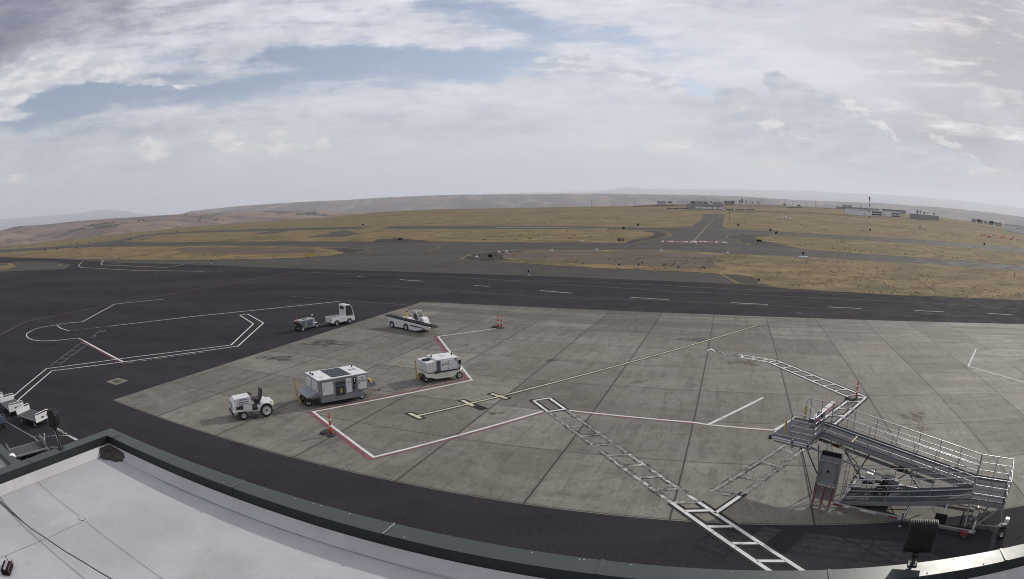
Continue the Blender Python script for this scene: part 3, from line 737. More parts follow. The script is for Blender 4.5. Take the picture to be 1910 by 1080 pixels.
ladderw(la, ext(la, lb, .12), ra, ext(ra, rb, .12), 1, M['pw'], M['pk'], 1.)
L.strip([la, ra], .18, M['pw'], ZW); L.strip([la - Vector((.25, 0, 0)), ra], .4, M['pk'], ZK)
ladderw(ext(la, lb, .12), ext(la, lb, .50), ext(ra, rb, .12), ext(ra, rb, .50), 5, M['pw_faint'], M['pk_old'], 1.)
ladderw(ext(la, lb, .50), ext(la, lb, .80), ext(ra, rb, .50), ext(ra, rb, .80), 4, M['pw_old'], M['pk_old'], 1.)
ladderw(ext(la, lb, .80), ext(la, lb, 1.45), ext(ra, rb, .80), ext(ra, rb, 1.45), 8, M['pw'], M['pk'], .55)
ap, ap2 = G(1616, 740.2), G(1587.5, 742.6)
u0, u1, l0, l1 = G(1449.9, 672.4), ap, G(1434, 675.2), ap2
ladderw(u0, u1, l0, l1, 8, M['pw'], M['pk'], .5)
L.strip([u0, l0], .18, M['pw'], ZW)
ladderw(G(1377, 660.6), u0, G(1379.5, 665.8), l0, 3, M['pw'], M['pk_old'], .3)
ladderw(G(1340, 655.5), G(1377, 660.6), G(1344, 660), G(1379.5, 665.8), 2, M['pw_faint'], M['pk_old'], .3)
L.px([(1334, 655.8), (1327, 650.6), (1319, 654)], .2, M['pw'], ZW); L.px([(1334, 655.8), (1327, 650.6), (1319, 654)], .45, M['pk'], ZK); L.px([(1319, 654), (1334, 655.9)], .16, M['pw_old'], ZW)
o0, o1, i0, i1 = ap, G(1333.6, 957), ap2, G(1308.5, 927)
L.strip([ap, ap2], .18, M['pw'], ZW)
ladderw(o0, ext(o0, o1, .36), i0, ext(i0, i1, .36), 4, M['pw'], M['pk'], .6)
ladderw(ext(o0, o1, .36), ext(o0, o1, .60), ext(i0, i1, .36), ext(i0, i1, .60), 2, M['pw_old'], M['pk_old'], 1.)
ladderw(ext(o0, o1, .60), ext(o0, o1, .90), ext(i0, i1, .60), ext(i0, i1, .96), 3, M['pw_faint'], M['pk_old'], 1.)
L.strip([ext(o0, o1, .88), o1], .18, M['pw'], ZW); L.strip([ext(o0, o1, .88), o1], .42, M['pk'], ZK)
# worn dashes along the far edge of the slabs
for k in range(0, 40):
    a, b = slab(.9 + k * .5, 7.42), slab(.9 + k * .5 + .36, 7.42)
    L.strip([a, b], .13, M['pw_faint'], ZW)
# asphalt side lines
thin = M['pw_dim']
for seg in ([(745.6, 521.3), (789, 524.7)], [(1007, 541.8), (1067.3, 546.8)], [(1176, 554.5), (1246.6, 558.8)], [(1363.8, 564.5), (1432.5, 567.9)], [(1544.8, 572.3), (1606.8, 575.3)],
            [(1705.7, 579), (1761, 581.6)], [(1843, 584.3), (1888, 587.3)]): L.px(seg, .20, M['pw'], ZW)
for seg in ([(883, 532), (914.8, 534.4)], [(660, 515), (682, 516.6)], [(472.6, 505), (502.7, 505.6)], [(378.7, 506), (413.9, 505)], [(288, 510), (315, 509)], [(207.8, 511), (231, 511.3)], [(1486, 583.6), (1494, 584)]): L.px(seg, .24, M['pw_old'], ZW)
L.px([(553, 507), (640, 510.2), (841, 516), (941.6, 522.7), (1142.7, 527.7), (1280, 534.4), (1380.6, 539.4), (1504, 543.2), (1600, 549.5)], .17, M['pw_dim'], ZW)
L.px([(941, 524), (1270, 543.8), (1471, 552.8), (1735.8, 565), (1910, 577)], .14, thin, ZW)
L.px([(640, 528), (1000, 553), (1270, 561.5), (1600, 578), (1910, 594)], .08, thin, ZW); L.px([(1100, 551.5), (1300, 564.5), (1500, 572.5)], .06, thin, ZW)
L.px([(0, 624.8), (47.2, 600.7), (211, 567.8), (400, 534), (556, 506.6), (600, 509), (640, 510)], .15, M['pr'], ZR_); L.px([(0, 623.8), (47.2, 599.7), (211, 567), (400, 533.3), (556, 506)], .08, thin, ZW)
L.px([(305, 557.8), (214.5, 567.2), (152.5, 600.7)], .17, M['pw'], ZW)
L.px([(151.9, 600.3), (129, 602), (103.7, 606), (79.6, 610), (66, 613.5), (57.4, 617.4), (50, 622), (49.5, 627), (54, 631), (61, 634), (79.6, 636), (103.7, 635), (146.3, 630.4), (155.6, 635.6)], .15, M['pw'], ZW)
L.px([(150, 632), (230.6, 675.2)], .24, M['pw'], ZW); L.px([(148, 633.5), (228, 677.5)], .16, M['pr'], ZR_)
L.px([(106.5, 607.2), (113, 612), (127.8, 616.9)], .17, M['pw'], ZW); L.px([(127.8, 616.9), (160, 613.5), (206, 608.3)], .14, M['pw_old'], ZW)
L.px([(206, 608.2), (358.6, 590.3), (500, 576), (635, 561.8)], .17, M['pw'], ZW)
L.px([(24, 739.6), (87, 687.4), (260, 664.3), (431, 643.5), (472.7, 604), (447.5, 587.7), (462.6, 585.7), (491.5, 602.3), (443.8, 645.5), (230, 674.9), (97, 691.5), (30.6, 749)], .15, M['pw'], ZW)
L.px([(230, 677.5), (300, 668), (382, 656.6)], .12, M['pw_old'], ZW)
ladderw(G(155, 637), G(94, 682), G(166, 640), G(111, 680), 6, thin, M['asph'], .4, .1)
L.px([(172, 628), (190, 615)], .1, thin, ZW); L.px([(165, 630), (178, 628.5), (176, 624)], .1, thin, ZW); L.px([(183, 617), (193, 619), (196, 615)], .1, thin, ZW)
for pl in ([(154, 488), (147, 494), (147.5, 497), (152, 499), (254, 504.6), (380, 506)], [(188, 484.6), (193, 486.5), (188.5, 491), (190, 494), (195.3, 494.6), (250, 496.5), (311, 499), (326, 496.5), (343.4, 493)], [(199.7, 493.2), (234.9, 489.4)], [(107, 497), (114, 493)]): L.px(pl, .30, M['py'], ZW)
L.px([(536, 551.8), (640, 559.5), (757, 568.5)], .10, thin, ZW)
for pl in ([(60, 814), (125, 812)], [(82.6, 808), (83.5, 829)], [(86, 834), (108, 833.6)]): L.px(pl, .09, M['pw_old'], ZW)
L.px([(106, 799), (144, 821)], .24, M['pw_old'], ZW); L.px([(102, 801), (113, 838)], .1, thin, ZW); L.px([(10, 785), (62, 815), (92, 839)], .12, thin, ZW)
# taxiway centre lines and edges
Y = M['py2']
for pl, wd in (([(1330, 408.7), (1315, 425.5), (1293.5, 450.6)], .45), ([(1293.5, 450.6), (1300, 455.6), (1318, 459.5), (1337, 462), (1380.6, 464.7)], .3), ([(1293.6, 450.8), (1282.6, 454.5), (1257, 457), (1225, 457.3)], .3),
               ([(1311, 402), (1306.4, 410.5), (1287, 423)], .35), ([(1235, 429.7), (1253, 436.9), (1247.8, 441.6), (1180, 454.2)], .35), ([(1352, 400.4), (1348.6, 423.3)], .3),
               ([(1381.6, 436), (1354, 439.8), (1357.8, 444.4), (1398, 456.8)], .35), ([(640, 462), (692, 465.9), (660, 471.4)], .35), ([(931.6, 467), (874.6, 475.4), (859.5, 481.8), (874.6, 484.6)], .35),
               ([(801, 457), (815, 458), (821, 460), (815, 463), (797, 467.3)], .3), ([(1343.7, 510), (1377, 529)], .22), ([(1340, 510), (1373, 529)], .16)): L.px(pl, wd, Y, .01)
L.px([(1325.7, 419.3), (1347.7, 420.2)], .8, M['pw_old'], .01); L.px([(1345, 451.3), (1378, 451.8)], .4, M['pw_old'], .01); L.px([(1184, 458), (1232, 458.6)], .3, M['pw_old'], .01)
L.px([(925, 422.4), (1149, 423.9)], .7, M['pw_old'], .01); L.px([(925, 424.2), (1050, 425), (1134, 426.4)], 1.4, M['pw'], .01)
for q in range(12): L.px([(672 + q * 13, 480 + .1 * q), (679 + q * 13, 480.2 + .1 * q)], .25, thin, .01)
for (x0, x1, y0) in ((1240.5, 1289.5, 450.9), (1301.9, 1345, 451.3)):
    L.px([(x0, y0), (x1, y0 + .2)], 10., M['pr'], .008)
fence_ = M['gravel']
L.px([(0, 462.6), (84, 452.6), (168, 443.5), (268, 433.3), (368, 423.2), (503, 414.2), (640, 404.4), (707, 397), (801, 392.6), (975, 389.8), (1109, 387), (1280, 385.2), (1357, 386.6)], 9, fence_, .03)
L.px([(300, 434), (420, 426.5), (560, 413), (700, 403.5), (850, 398), (1000, 394.5), (1280, 391.8), (1600, 402), (1760, 412), (1910, 433)], 4, fence_, .03)
L.px([(1352, 393.2), (1500, 395.5), (1600, 405), (1700, 410.5), (1830, 422), (1910, 437)], 5, fence_, .03)
L.build('painted_markings')
def stain(px, rx, ry, m, z=-.009, seed=1):
    rr = random.Random(seed); c = G(*px); mb = []; n_ = 40
    for k in range(n_):
        a = 2 * pi * k / n_; q = .62 + .38 * sin(3 * a + seed) * rr.random() + rr.uniform(-.22, .22); mb.append((c.x + rx * q * cos(a), c.y + ry * q * sin(a), c.z + z))
    me = bpy.data.meshes.new('oil_stain'); me.from_pydata(mb, [], [tuple(range(n_))]); me.materials.append(m); o = bpy.data.objects.new('oil_stain', me); COL.objects.link(o); tag(o, kind='structure')
M['oil'] = paint('oil_film', (.075, .071, .066), .40, 1.4); M['rustf'] = paint('rust_film', (.135, .105, .075), .47, 1.1); M['violet'] = paint('violet_film', (.10, .098, .12), .42, .9)
for i, (q, rx, ry, m_) in enumerate((((1031, 672), .85, .5, M['oil']), ((1190, 712), .7, .4, M['oil']), ((1208, 710), .15, .15, M['oil']), ((1295, 633), 2.0, 1.6, M['violet']), ((1395, 676), 2.2, 1.6, M['rustf']), ((1700, 775), 2.0, 1.5, M['rustf']), ((1680, 850), 1.6, 1.3, M['rustf']), ((1722, 800), 1.2, .8, M['rustf']),
                                       ((640, 752), 1.3, .7, M['oil']), ((700, 727), .7, .4, M['oil']), ((480, 779), .9, .45, M['oil']), ((830, 707), .9, .5, M['oil']), ((925, 770), 1.0, .5, M['rustf']), ((740, 727), .6, .35, M['rustf']), ((600, 640), 3.0, 1.8, M['oil']), ((520, 668), 2.6, 1.2, M['oil']), ((770, 612), 1.8, 1.4, M['oil']))): stain(q, rx, ry, m_, seed=i + 2)
for (x, y, s_) in ((1265, 451, '12-30'), (1323.5, 451.4, '30-12')):
    p = G(x, y); o = text_mesh('painted_markings', s_, 5.2, M['pw'], None, (p.x, p.y, p.z + .06), (0, 0, atan2(p.y, p.x) - pi / 2)); o.scale = (1.15, 1.9, .1); tag(o, kind='structure')

# ------------------------------------------------------------------ terminal building under the camera
BA = rad(-20.0)
BU = Vector((cos(BA), sin(BA), 0)); BN = Vector((-sin(BA), cos(BA), 0))
def bp(u, n, z=0.): p = BU * u + BN * n; return (p.x, p.y, z)
def uvn(p): return p.x * BU.x + p.y * BU.y, p.x * BN.x + p.y * BN.y
RB = Matrix.Rotation(BA, 3, 'Z')
ROOF, CAPZ, NO, NI_, UO, UI_ = 7.23, 7.60, 6.71, 6.37, -12.0, -11.69
UR, NB = 24.0, -9.0
def roof_mat():
    m = bpy.data.materials.new('roof_membrane'); m.use_nodes = True; t = NT(m.node_tree)
    b = m.node_tree.nodes['Principled BSDF']; ob = t.n('ShaderNodeTexCoord').outputs['Object']
    n1 = t.noise(ob, .5, 6, .6, .5); n2 = t.noise(ob, 3.5, 5, .7); n3 = t.noise(ob, 26, 3, .7)
    c = t.mix(t.mapr(n1, .36, .66), (.415, .41, .425, 1), (.345, .34, .345, 1))
    c = t.mix(t.mapr(n2, .56, .76, 0, .4), c, (.52, .52, .54, 1))
    c = t.mix(t.mapr(n2, .42, .28, 0, .4), c, (.27, .255, .25, 1))
    c = t.mix(t.mapr(n3, .66, .80, 0, .8), c, (.14, .13, .125, 1))
    t.l(c, b.inputs['Base Color']); b.inputs['Roughness'].default_value = .5; b.inputs['Specular IOR Level'].default_value = .35
    bn = t.n('ShaderNodeBump'); bn.inputs['Strength'].default_value = .35; bn.inputs['Distance'].default_value = .012
    t.l(n1, bn.inputs['Height']); t.l(bn.outputs[0], b.inputs['Normal'])
    return m
M['roof'] = roof_mat()
M['seam'] = mat('seam_sealant', (.13, .125, .13), .7, dirt=.5, dscale=4, dcol=(.34, .33, .34))
M['wall'] = mat('stucco_wall', (.34, .31, .26), .9, dirt=.2, bump=.3)
M['debris'] = mat('rotten_leaf_litter', (.030, .024, .020), .95, dirt=.8, dscale=9, dcol=(.10, .085, .07), bump=1., bscale=40)
M['cable'] = mat('black_cable', (.014, .012, .016), .45, dirt=.1)
tb = thing('terminal_building', 'terminal building whose white membrane roof with green metal coping fills the bottom left', 'building', bp(0, 0, 0))
def W2(b): return b
base = Vector(bp(0, 0, 0))
mb = MB()
def ubox(mb, u0, u1, n0, n1, z0, z1, m): mb.box(bp((u0 + u1) / 2, (n0 + n1) / 2, (z0 + z1) / 2), (u1 - u0, n1 - n0, z1 - z0), m, R=RB)
ubox(mb, UO + .03, UR, NO - .30, NO - .03, 0, CAPZ - .26, M['wall']); ubox(mb, UO + .03, UO + .27, NB, NO - .30, 0, CAPZ - .26, M['wall'])
ubox(mb, UR - .3, UR - .03, NB, NO - .3, 0, ROOF, M['wall']); ubox(mb, UO + .27, UR - .3, NB, NB + .3, 0, ROOF, M['wall'])
mb.build('wall', tb)
mb = MB(); mb.add([bp(UI_ - .05, NB, ROOF), bp(UR, NB, ROOF), bp(UR, NI_ + .05, ROOF), bp(UI_ - .05, NI_ + .05, ROOF)], [(0, 1, 2, 3)], M['roof'])
# cant strips running up the parapets
mb.add([bp(UI_ + .16, NI_ - .16, ROOF + .004), bp(UR, NI_ - .16, ROOF + .004), bp(UR, NI_ - .012, CAPZ - .19), bp(UI_ + .012, NI_ - .012, CAPZ - .19)], [(0, 1, 2, 3)], M['roof'])
mb.add([bp(UI_ + .16, NB, ROOF + .004), bp(UI_ + .16, NI_ - .16, ROOF + .004), bp(UI_ + .012, NI_ - .012, CAPZ - .19), bp(UI_ + .012, NB, CAPZ - .19)], [(0, 1, 2, 3)], M['roof'])
rf = mb.build('roof_membrane', tb)
mb = MB()
def seam(pts, r=.006, m=None):
    P = [G(x, y, ROOF) for x, y in pts]
    for a, b in zip(P, P[1:]):
        d = (b - a).normalized(); n = Vector((-d.y, d.x, 0)) * r
        mb.add([a - n + Vector((0, 0, .003)), b - n + Vector((0, 0, .003)), b + n + Vector((0, 0, .003)), a + n + Vector((0, 0, .003))], [(0, 1, 2, 3)], m or M['seam'])
        n2 = n * 7; mb.add([a - n2 + Vector((0, 0, .0015)), b - n2 + Vector((0, 0, .0015)), b, a], [(0, 1, 2, 3)], M['roof'])
for pl in ([(0, 924.5), (30, 912), (60, 898.7)], [(69.8, 895.7), (125, 870), (180.5, 845)], [(69.8, 898.7), (105.6, 930), (148.6, 963.3)], [(159.7, 972.4), (240, 1034), (330, 1098)], [(154, 973), (88.9, 1003.6), (0, 1041)],
           [(211, 844), (300, 896.3), (400, 940), (493.5, 976.2), (600, 1012), (720, 1048), (860, 1085)]): seam(pl)
for (cx_, cy_) in ((153, 968), (65, 897.5)):
    c = G(cx_, cy_, ROOF); ring = [(c.x + .07 * cos(k * pi / 6) * (1.3 if k % 3 else 1), c.y + .06 * sin(k * pi / 6), ROOF + .007) for k in range(12)]
    mb.add(ring, [tuple(range(12))], M['roof']); mb.tube([Vector(p) for p in ring] + [Vector(ring[0])], .0035, M['seam'], 4, False)
mb.build('membrane_seam', rf)
# coping
mb = MB()
def cap_run(a, b, along_u):
    pass
TH = .012
mb.add([bp(UO, NO, CAPZ), bp(UR, NO, CAPZ), bp(UR, NI_, CAPZ - .012), bp(UI_, NI_, CAPZ - .012), bp(UI_, NB, CAPZ - .012), bp(UO, NB, CAPZ)], [(0, 5, 4, 3), (0, 3, 2, 1)], M['green_metal'])
mb.add([bp(UO, NO, CAPZ), bp(UR, NO, CAPZ), bp(UR, NO, CAPZ - .28), bp(UO, NO, CAPZ - .28), bp(UO, NB, CAPZ), bp(UO, NB, CAPZ - .28)], [(0, 1, 2, 3), (0, 3, 5, 4)], M['green_metal'])
cp_ = mb.build('coping', tb)
mb = MB()
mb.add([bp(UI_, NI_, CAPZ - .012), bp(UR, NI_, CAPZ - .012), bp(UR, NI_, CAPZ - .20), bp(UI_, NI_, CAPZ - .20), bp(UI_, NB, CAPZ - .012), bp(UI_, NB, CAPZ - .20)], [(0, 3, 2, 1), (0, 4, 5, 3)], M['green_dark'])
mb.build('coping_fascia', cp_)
mb = MB()
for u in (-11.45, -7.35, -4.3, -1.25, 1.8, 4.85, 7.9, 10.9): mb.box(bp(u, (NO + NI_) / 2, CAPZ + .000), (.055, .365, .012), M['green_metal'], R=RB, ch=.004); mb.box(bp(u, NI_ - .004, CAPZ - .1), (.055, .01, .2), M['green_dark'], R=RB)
for n in (4.0, 1., -2.): mb.box(bp((UO + UI_) / 2, n, CAPZ), (.32, .055, .012), M['green_metal'], R=RB, ch=.004)
mb.build('coping_joint', cp_); mb = MB(); rr = random.Random(3)
for k in range(26):
    u = rr.uniform(UO + .3, 14); mb.lathe([(.012, 0), (.010, .008), (0.001, .011)], M['alu'], Matrix.Translation(bp(u, NI_ + rr.choice((.04, .30, .05, .29)), CAPZ - .004)), 8)
mb.build('screw', cp_)
# litter heap in the roof corner
mb = MB(); rr = random.Random(11)
c = G(208, 847, ROOF + .03); N_ = 34; vs = [(c.x, c.y, ROOF + .06)]; fs = []
cu, cn = uvn(c)
for ring in range(1, 8):
    for k in range(N_):
        a = 2 * pi * k / N_; f = ring / 7
        rad_ = f * (.50 + .05 * sin(3 * a + 1) + .035 * sin(7 * a) + rr.uniform(-.02, .02)); u = cu + rad_ * cos(a) * 1.05; n = cn + rad_ * sin(a) * .60
        u = max(u, UI_ + .03); n = min(n, NI_ - .03)
        z = ROOF + .05 * (1 - f ** 2) + rr.uniform(0, .03) * (1 - f * .7) + min(.12, max(0, .16 - (u - UI_)) * 1.1 + max(0, .16 - (NI_ - n)) * 1.1)
        vs.append(bp(u, n, z if ring < 7 else z - .02))
for k in range(N_): fs.append((0, 1 + k, 1 + (k + 1) % N_))
for r_ in range(6):
    for k in range(N_): a = 1 + r_ * N_ + k; b = 1 + r_ * N_ + (k + 1) % N_; fs.append((a, a + N_, b + N_, b))
mb.add(vs, fs, M['debris'], False)
for k in range(120):
    a = rr.uniform(0, 6.28); q = rr.uniform(.1, .36); u = max(cu + q * cos(a), UI_ + .04); n = min(cn + q * sin(a) * .85, NI_ - .04)
    s_ = rr.uniform(.004, .018); mb.box(bp(u, n, ROOF + .012 + max(0, .1 - q * .4)), (s_ * 2, s_, s_), M['debris'], R=Matrix.Rotation(rr.uniform(0, 3), 3, 'Z') @ Matrix.Rotation(rr.uniform(-.6, .6), 3, 'X'))
o = mb.build('litter_heap', None); tag(o, 'dark crumbly heap of wet leaf litter in the corner of the white roof', 'debris')
# cables
mb = MB()
def cab(pts, r, z0=ROOF, lift=0.): mb.tube([G(x, y, z0 + r + lift * (i / len(pts)) ** 2) for i, (x, y) in enumerate(pts)], r, M['cable'], 8)
cab([(-20, 916), (0, 934), (18, 952), (37.5, 969), (58, 985.6), (83, 1002), (118, 1026), (152.8, 1046.7), (208, 1080), (260, 1112)], .011, lift=.25)
o = mb.build('roof_cable', None); tag(o, 'thick black cable lying diagonally across the white roof', 'cable')
mb = MB(); cab([(-20, 905), (0, 927), (12, 943), (28, 959), (40, 970)], .006); cab([(-20, 920), (0, 938), (15, 952), (30, 963), (40, 971)], .005)
o = mb.build('roof_cable', None); tag(o, 'pair of thin black cables joining the thick one at the left edge', 'cable')
# steel bracket at the bottom left corner
c = G(18, 1066, ROOF); mb = MB()
Rk = Matrix.Rotation(rad(-62), 3, 'Z')
mb.box((0, 0, .05), (.34, .20, .10), M['black'], R=Rk, ch=.015); mb.box((0, 0, .105), (.30, .05, .012), M['bgrey'], R=Rk)
mb.tube([Rk @ Vector(p) for p in ((-.17, .11, .02), (-.17, .11, .12), (.17, .11, .12), (.17, .11, .02))], .008, M['red'], 8)
mb.tube([Rk @ Vector(p) for p in ((-.17, .0, .1), (-.17, .0, .17), (-.15, .0, .17))], .008, M['black'], 8)
o = mb.build('junction_box', None, (c.x - .05, c.y, ROOF)); tag(o, 'small black box with a dark red rim lying at the bottom left of the roof', 'junction box')

# flood lights on the parapet
def flood(name, label, loc, rz, tilt, size, pole):
    t = thing(name, label, 'floodlight', loc, rz, 'flood lights clamped to the parapet')
    mb = MB(); mb.lathe([(.055, 0), (.055, .012), (.03, .02), (.026, pole * .8)], M['lamp_black'], n=14); mb.box((0, 0, .008), (.16, .14, .014), M['lamp_black'], ch=.004)
    mb.tube([(0, 0, pole * .7), (0, .03, pole)], .03, M['lamp_black'], 12); mb.build('mounting_arm', t)
    mb = MB(); mb.lathe([(.045, -.05), (.06, -.03), (.06, .03), (.045, .05)], M['lamp_black'], Matrix.Translation((0, .03, pole + .02)) @ Matrix.Rotation(pi / 2, 4, 'Y'), 16); mb.build('knuckle', t)
    Rt = Matrix.Rotation(tilt, 3, 'X'); C = Vector((0, .05, pole + .05)); w_, h_ = size
    # housing: y forward (light side), z up, rounded back
    prof = [(.09, 0), (.09, h_), (.02, h_ + .005)] + [(.02 - .135 * sin(a), h_ - .10 + .10 * cos(a)) for a in [k * pi / 16 for k in range(1, 9)]] + [(-.118, .10)] + [(-.118 + .1 * (1 - cos(a)), .10 - .10 * sin(a)) for a in [k * pi / 12 for k in range(1, 7)]]
    mb = MB(); n = len(prof)
    vs = [Rt @ Vector((x, y, z)) + C for x in (-w_ / 2, w_ / 2) for y, z in prof]
    mb.add(vs, [tuple(range(n)), tuple(range(n, 2 * n))[::-1]] + [(i, i + n, (i + 1) % n + n, (i + 1) % n) for i in range(n)], M['lamp_black']); hs = mb.build('housing', t, bevel=.006)
    mb = MB(); k_ = 15
    for i in range(k_):
        x = -w_ / 2 + .03 + (w_ - .06) * i / (k_ - 1)
        pr = [(y - .028 if y < .01 else y, z + (.018 if z > h_ - .06 else 0)) for y, z in prof[2:]]
        m_ = len(pr); vv = [Rt @ Vector((xx, y, z)) + C for xx in (x - .005, x + .005) for y, z in pr]
        mb.add(vv, [tuple(range(m_)), tuple(range(m_, 2 * m_))[::-1]] + [(i2, i2 + m_, (i2 + 1) % m_ + m_, (i2 + 1) % m_) for i2 in range(m_)], M['lamp_black'])
    mb.build('cooling_fin', hs)
    mb = MB(); mb.box(C + Rt @ Vector((0, .094, h_ / 2)), (w_ - .06, .008, h_ - .06), M['glass'], R=Rt); mb.build('lens', t)
    return t
pR = G(1700, 1048, CAPZ)
flood('flood_light', 'big black finned floodlight on the coping in front of the passenger ramp', (pR.x - .02, pR.y - .06, CAPZ), rad(-34), rad(-14), (.47, .44), .13)
pL = G(113, 836, CAPZ)
flood('flood_light', 'black floodlight seen from its side on the left parapet beside the baggage carts', (pL.x, pL.y, CAPZ), rad(95), rad(6), (.22, .36), .44)

# lower roof at the left
lb_ = thing('annex_building', 'low annex roof with a green coping at the far left edge', 'building', bp(-20, 3, 0))
lb0 = Vector(bp(-20, 3, 0)); o_ = -lb0
mb = MB()
def abox(u0, u1, n0, n1, z0, z1, m): mb.box(Vector(bp((u0 + u1) / 2, (n0 + n1) / 2, (z0 + z1) / 2)) - lb0, (u1 - u0, n1 - n0, z1 - z0), m, R=RB)
abox(-30, UO - .02, -6, 4.6, 0, 5.86, M['wall']); mb.build('wall', lb_)
mb = MB(); mb.add([Vector(bp(*p, 5.95)) - lb0 for p in ((-30, -6), (UO - .02, -6), (UO - .02, 4.62), (-30, 4.62))], [(0, 1, 2, 3)], M['roof']); mb.build('roof_membrane', lb_)
mb = MB(); abox(-30, UO - .02, 4.62, 4.93, 5.80, 6.2, M['green_metal']); mb.build('coping', lb_)
v = G(25, 860, 6.0); mb = MB()
mb.lathe([(.075, 0), (.075, .16), (.13, .17), (.14, .20), (.11, .25), (.04, .275)], M['bwhite'], n=18)
o = mb.build('roof_vent', None, (v.x, v.y, 5.95)); tag(o, 'small white mushroom vent on the annex roof', 'roof vent')

# ------------------------------------------------------------------ ground vehicles (x forward, y left, z up)
def wheel(t, x, y, r, w_, side, rim=.58, name='wheel'):
    """tyre turned about y, rim as a sub-part; side = +1 if the outer face looks to +y"""
    Mx = Matrix.Translation((x, y, r)) @ Matrix.Rotation(-side * pi / 2, 4, 'X')
    mb = MB(); mb.lathe([(r * rim, -w_ / 2), (r * .90, -w_ / 2), (r * .985, -w_ * .34), (r, -w_ * .15), (r, w_ * .15), (r * .985, w_ * .34), (r * .90, w_ / 2), (r * rim, w_ / 2)], M['rubber'], Mx, 26, True, False)
    for k in range(26):
        a = 2 * pi * k / 26; mb.box(Mx @ Vector((r * .995 * cos(a), r * .995 * sin(a), 0)), (.012, w_ * .7, .02), M['rubber'], R=Matrix.Rotation(-a * side, 3, 'Y'))
    wh = mb.build(name, t)
    mb = MB(); mb.lathe([(.001, w_ * .2), (r * .16, w_ * .2), (r * .17, w_ * .38), (r * .26, w_ * .38), (r * .28, w_ * .14), (r * .46, w_ * .10), (r * rim * .96, w_ * .44), (r * rim * 1.02, w_ * .5), (r * rim * 1.02, w_ * .3)], M['rim'], Mx, 24, True, False)
    mb.lathe([(r * .15, w_ * .385), (r * .10, w_ * .42), (.001, w_ * .42)], M['dark'], Mx, 12)
    mb.build('rim', wh)
    return wh
def place(Fp, Rp, near, half):
    """origin at mid-wheelbase on the centre line; half = half track; returns location, heading, wheelbase"""
    F_, R_ = G(*Fp, 0), G(*Rp, 0); d = (F_ - R_).normalized(); l = Vector((-d.y, d.x, 0))
    c = (F_ + R_) / 2 - l * half * near
    return Vector((c.x, c.y, 0)), atan2(d.y, d.x), (F_ - R_).length
RX = lambda a: Matrix.Rotation(a, 3, 'X'); RY = lambda a: Matrix.Rotation(a, 3, 'Y'); RZ = lambda a: Matrix.Rotation(a, 3, 'Z')
def door(mb_m, t, name, c, d, parent_handle=True, hm=None):
    mb = MB(); mb.box(c, d, mb_m, ch=.012); dd = mb.build(name, t)
    if parent_handle:
        nrm = min(range(3), key=lambda i: d[i]); h = MB(); cc = list(c); sgn = 1 if c[nrm] > 0 else -1; cc[nrm] += sgn * (d[nrm] / 2 + .012)
        o1 = 0 if nrm == 1 else 1; cc[o1] += d[o1] * .36; cc[2] -= d[2] * .02
        sz = [.04, .04, .09]; sz[nrm] = .03; h.box(cc, sz, M['dark'], ch=.006)
        h.build('handle', dd)
        for zz in (-.34, .34):
            h = MB(); c2 = list(c); c2[nrm] += sgn * (d[nrm] / 2 + .006); c2[o1] -= d[o1] * .47; c2[2] += d[2] * zz; s2 = [.03, .03, .07]; s2[nrm] = .018; h.box(c2, s2, M['dark']); h.build('hinge', dd)
    return dd

# --- baggage tractor
loc, rz, wb = place((456, 783), (498.5, 776.5), +1, .62)
t = thing('baggage_tractor', 'white open baggage tractor with a black seat, nearest vehicle on the left of the slabs', 'tractor', loc, rz)
hb = wb / 2
for sd_ in (1, -1):
    wheel(t, -hb, sd_ * .60, .415, .25, sd_, .66); wheel(t, hb, sd_ * .58, .27, .19, sd_, .55)
mb = MB(); mb.box((hb - .42, 0, .50), (1.95, .62, .16), M['dark']); mb.box((-hb, 0, .40), (.16, 1.0, .16), M['dark']); mb.box((hb, 0, .28), (.12, 1.0, .10), M['dark'])
mb.tube([(.1, .40, .36), (.45, .44, .34), (.7, .42, .40)], .03, M['dark'], 8); mb.build('chassis', t)
mb = MB()
mb.prism([(hb - .60, .60), (hb + .52, .60), (hb + .56, .72), (hb + .56, 1.18), (hb + .46, 1.30), (hb - .60, 1.36)], -.46, .46, M['white']); hd = mb.build('hood', t, bevel=.03)
mb = MB()
for sd_ in (1, -1):
    for zz in (.84, .95, 1.06): mb.box((hb - .12, sd_ * .462, zz), (.66, .012, .045), M['slate'])
    mb.box((hb + .28, sd_ * .464, .93), (.04, .01, .06), M['dark'])
mb.build('louvre', hd)
mb = MB(); mb.box((hb + .10, .468, .72), (.62, .012, .20), M['dark']); mb.build('recess_shade_plate', hd)  # flat dark plate paints the shaded gap below the hood
for sd_ in (1, -1): text_mesh('logo_lettering', 'SkyWest', .15, M['navy'], hd, (hb - .12, sd_ * .468, 1.22), (pi / 2, 0, pi if sd_ > 0 else 0), .25)
mb = MB(); mb.box((hb + .60, 0, .78), (.10, 1.16, .78), M['white'], ch=.04); mb.box((hb + .655, 0, .86), (.012, .62, .40), M['dark'])
for k in range(6): mb.box((hb + .665, 0, .70 + k * .065), (.012, .60, .018), M['white'])
for sd_ in (1, -1): mb.lathe([(.055, 0), (.06, .02), (.03, .03)], M['reflect'], Matrix.Translation((hb + .65, sd_ * .44, .98)) @ Matrix.Rotation(pi / 2, 4, 'Y'), 14)
mb.build('front_grille', t)
mb = MB(); mb.box((hb + .68, 0, .44), (.10, 1.22, .20), M['dark'], ch=.03); mb.build('bumper', t)
mb = MB()
for sd_ in (1, -1):
    mb.box((hb + .04, sd_ * .60, .58), (1.25, .30, .05), M['white'], ch=.01); mb.prism([(hb + .42, .40), (hb + .62, .40), (hb + .62, .95)], sd_ * .50 - .03 * sd_, sd_ * .58, M['white'])
mb.build('front_fender', t)
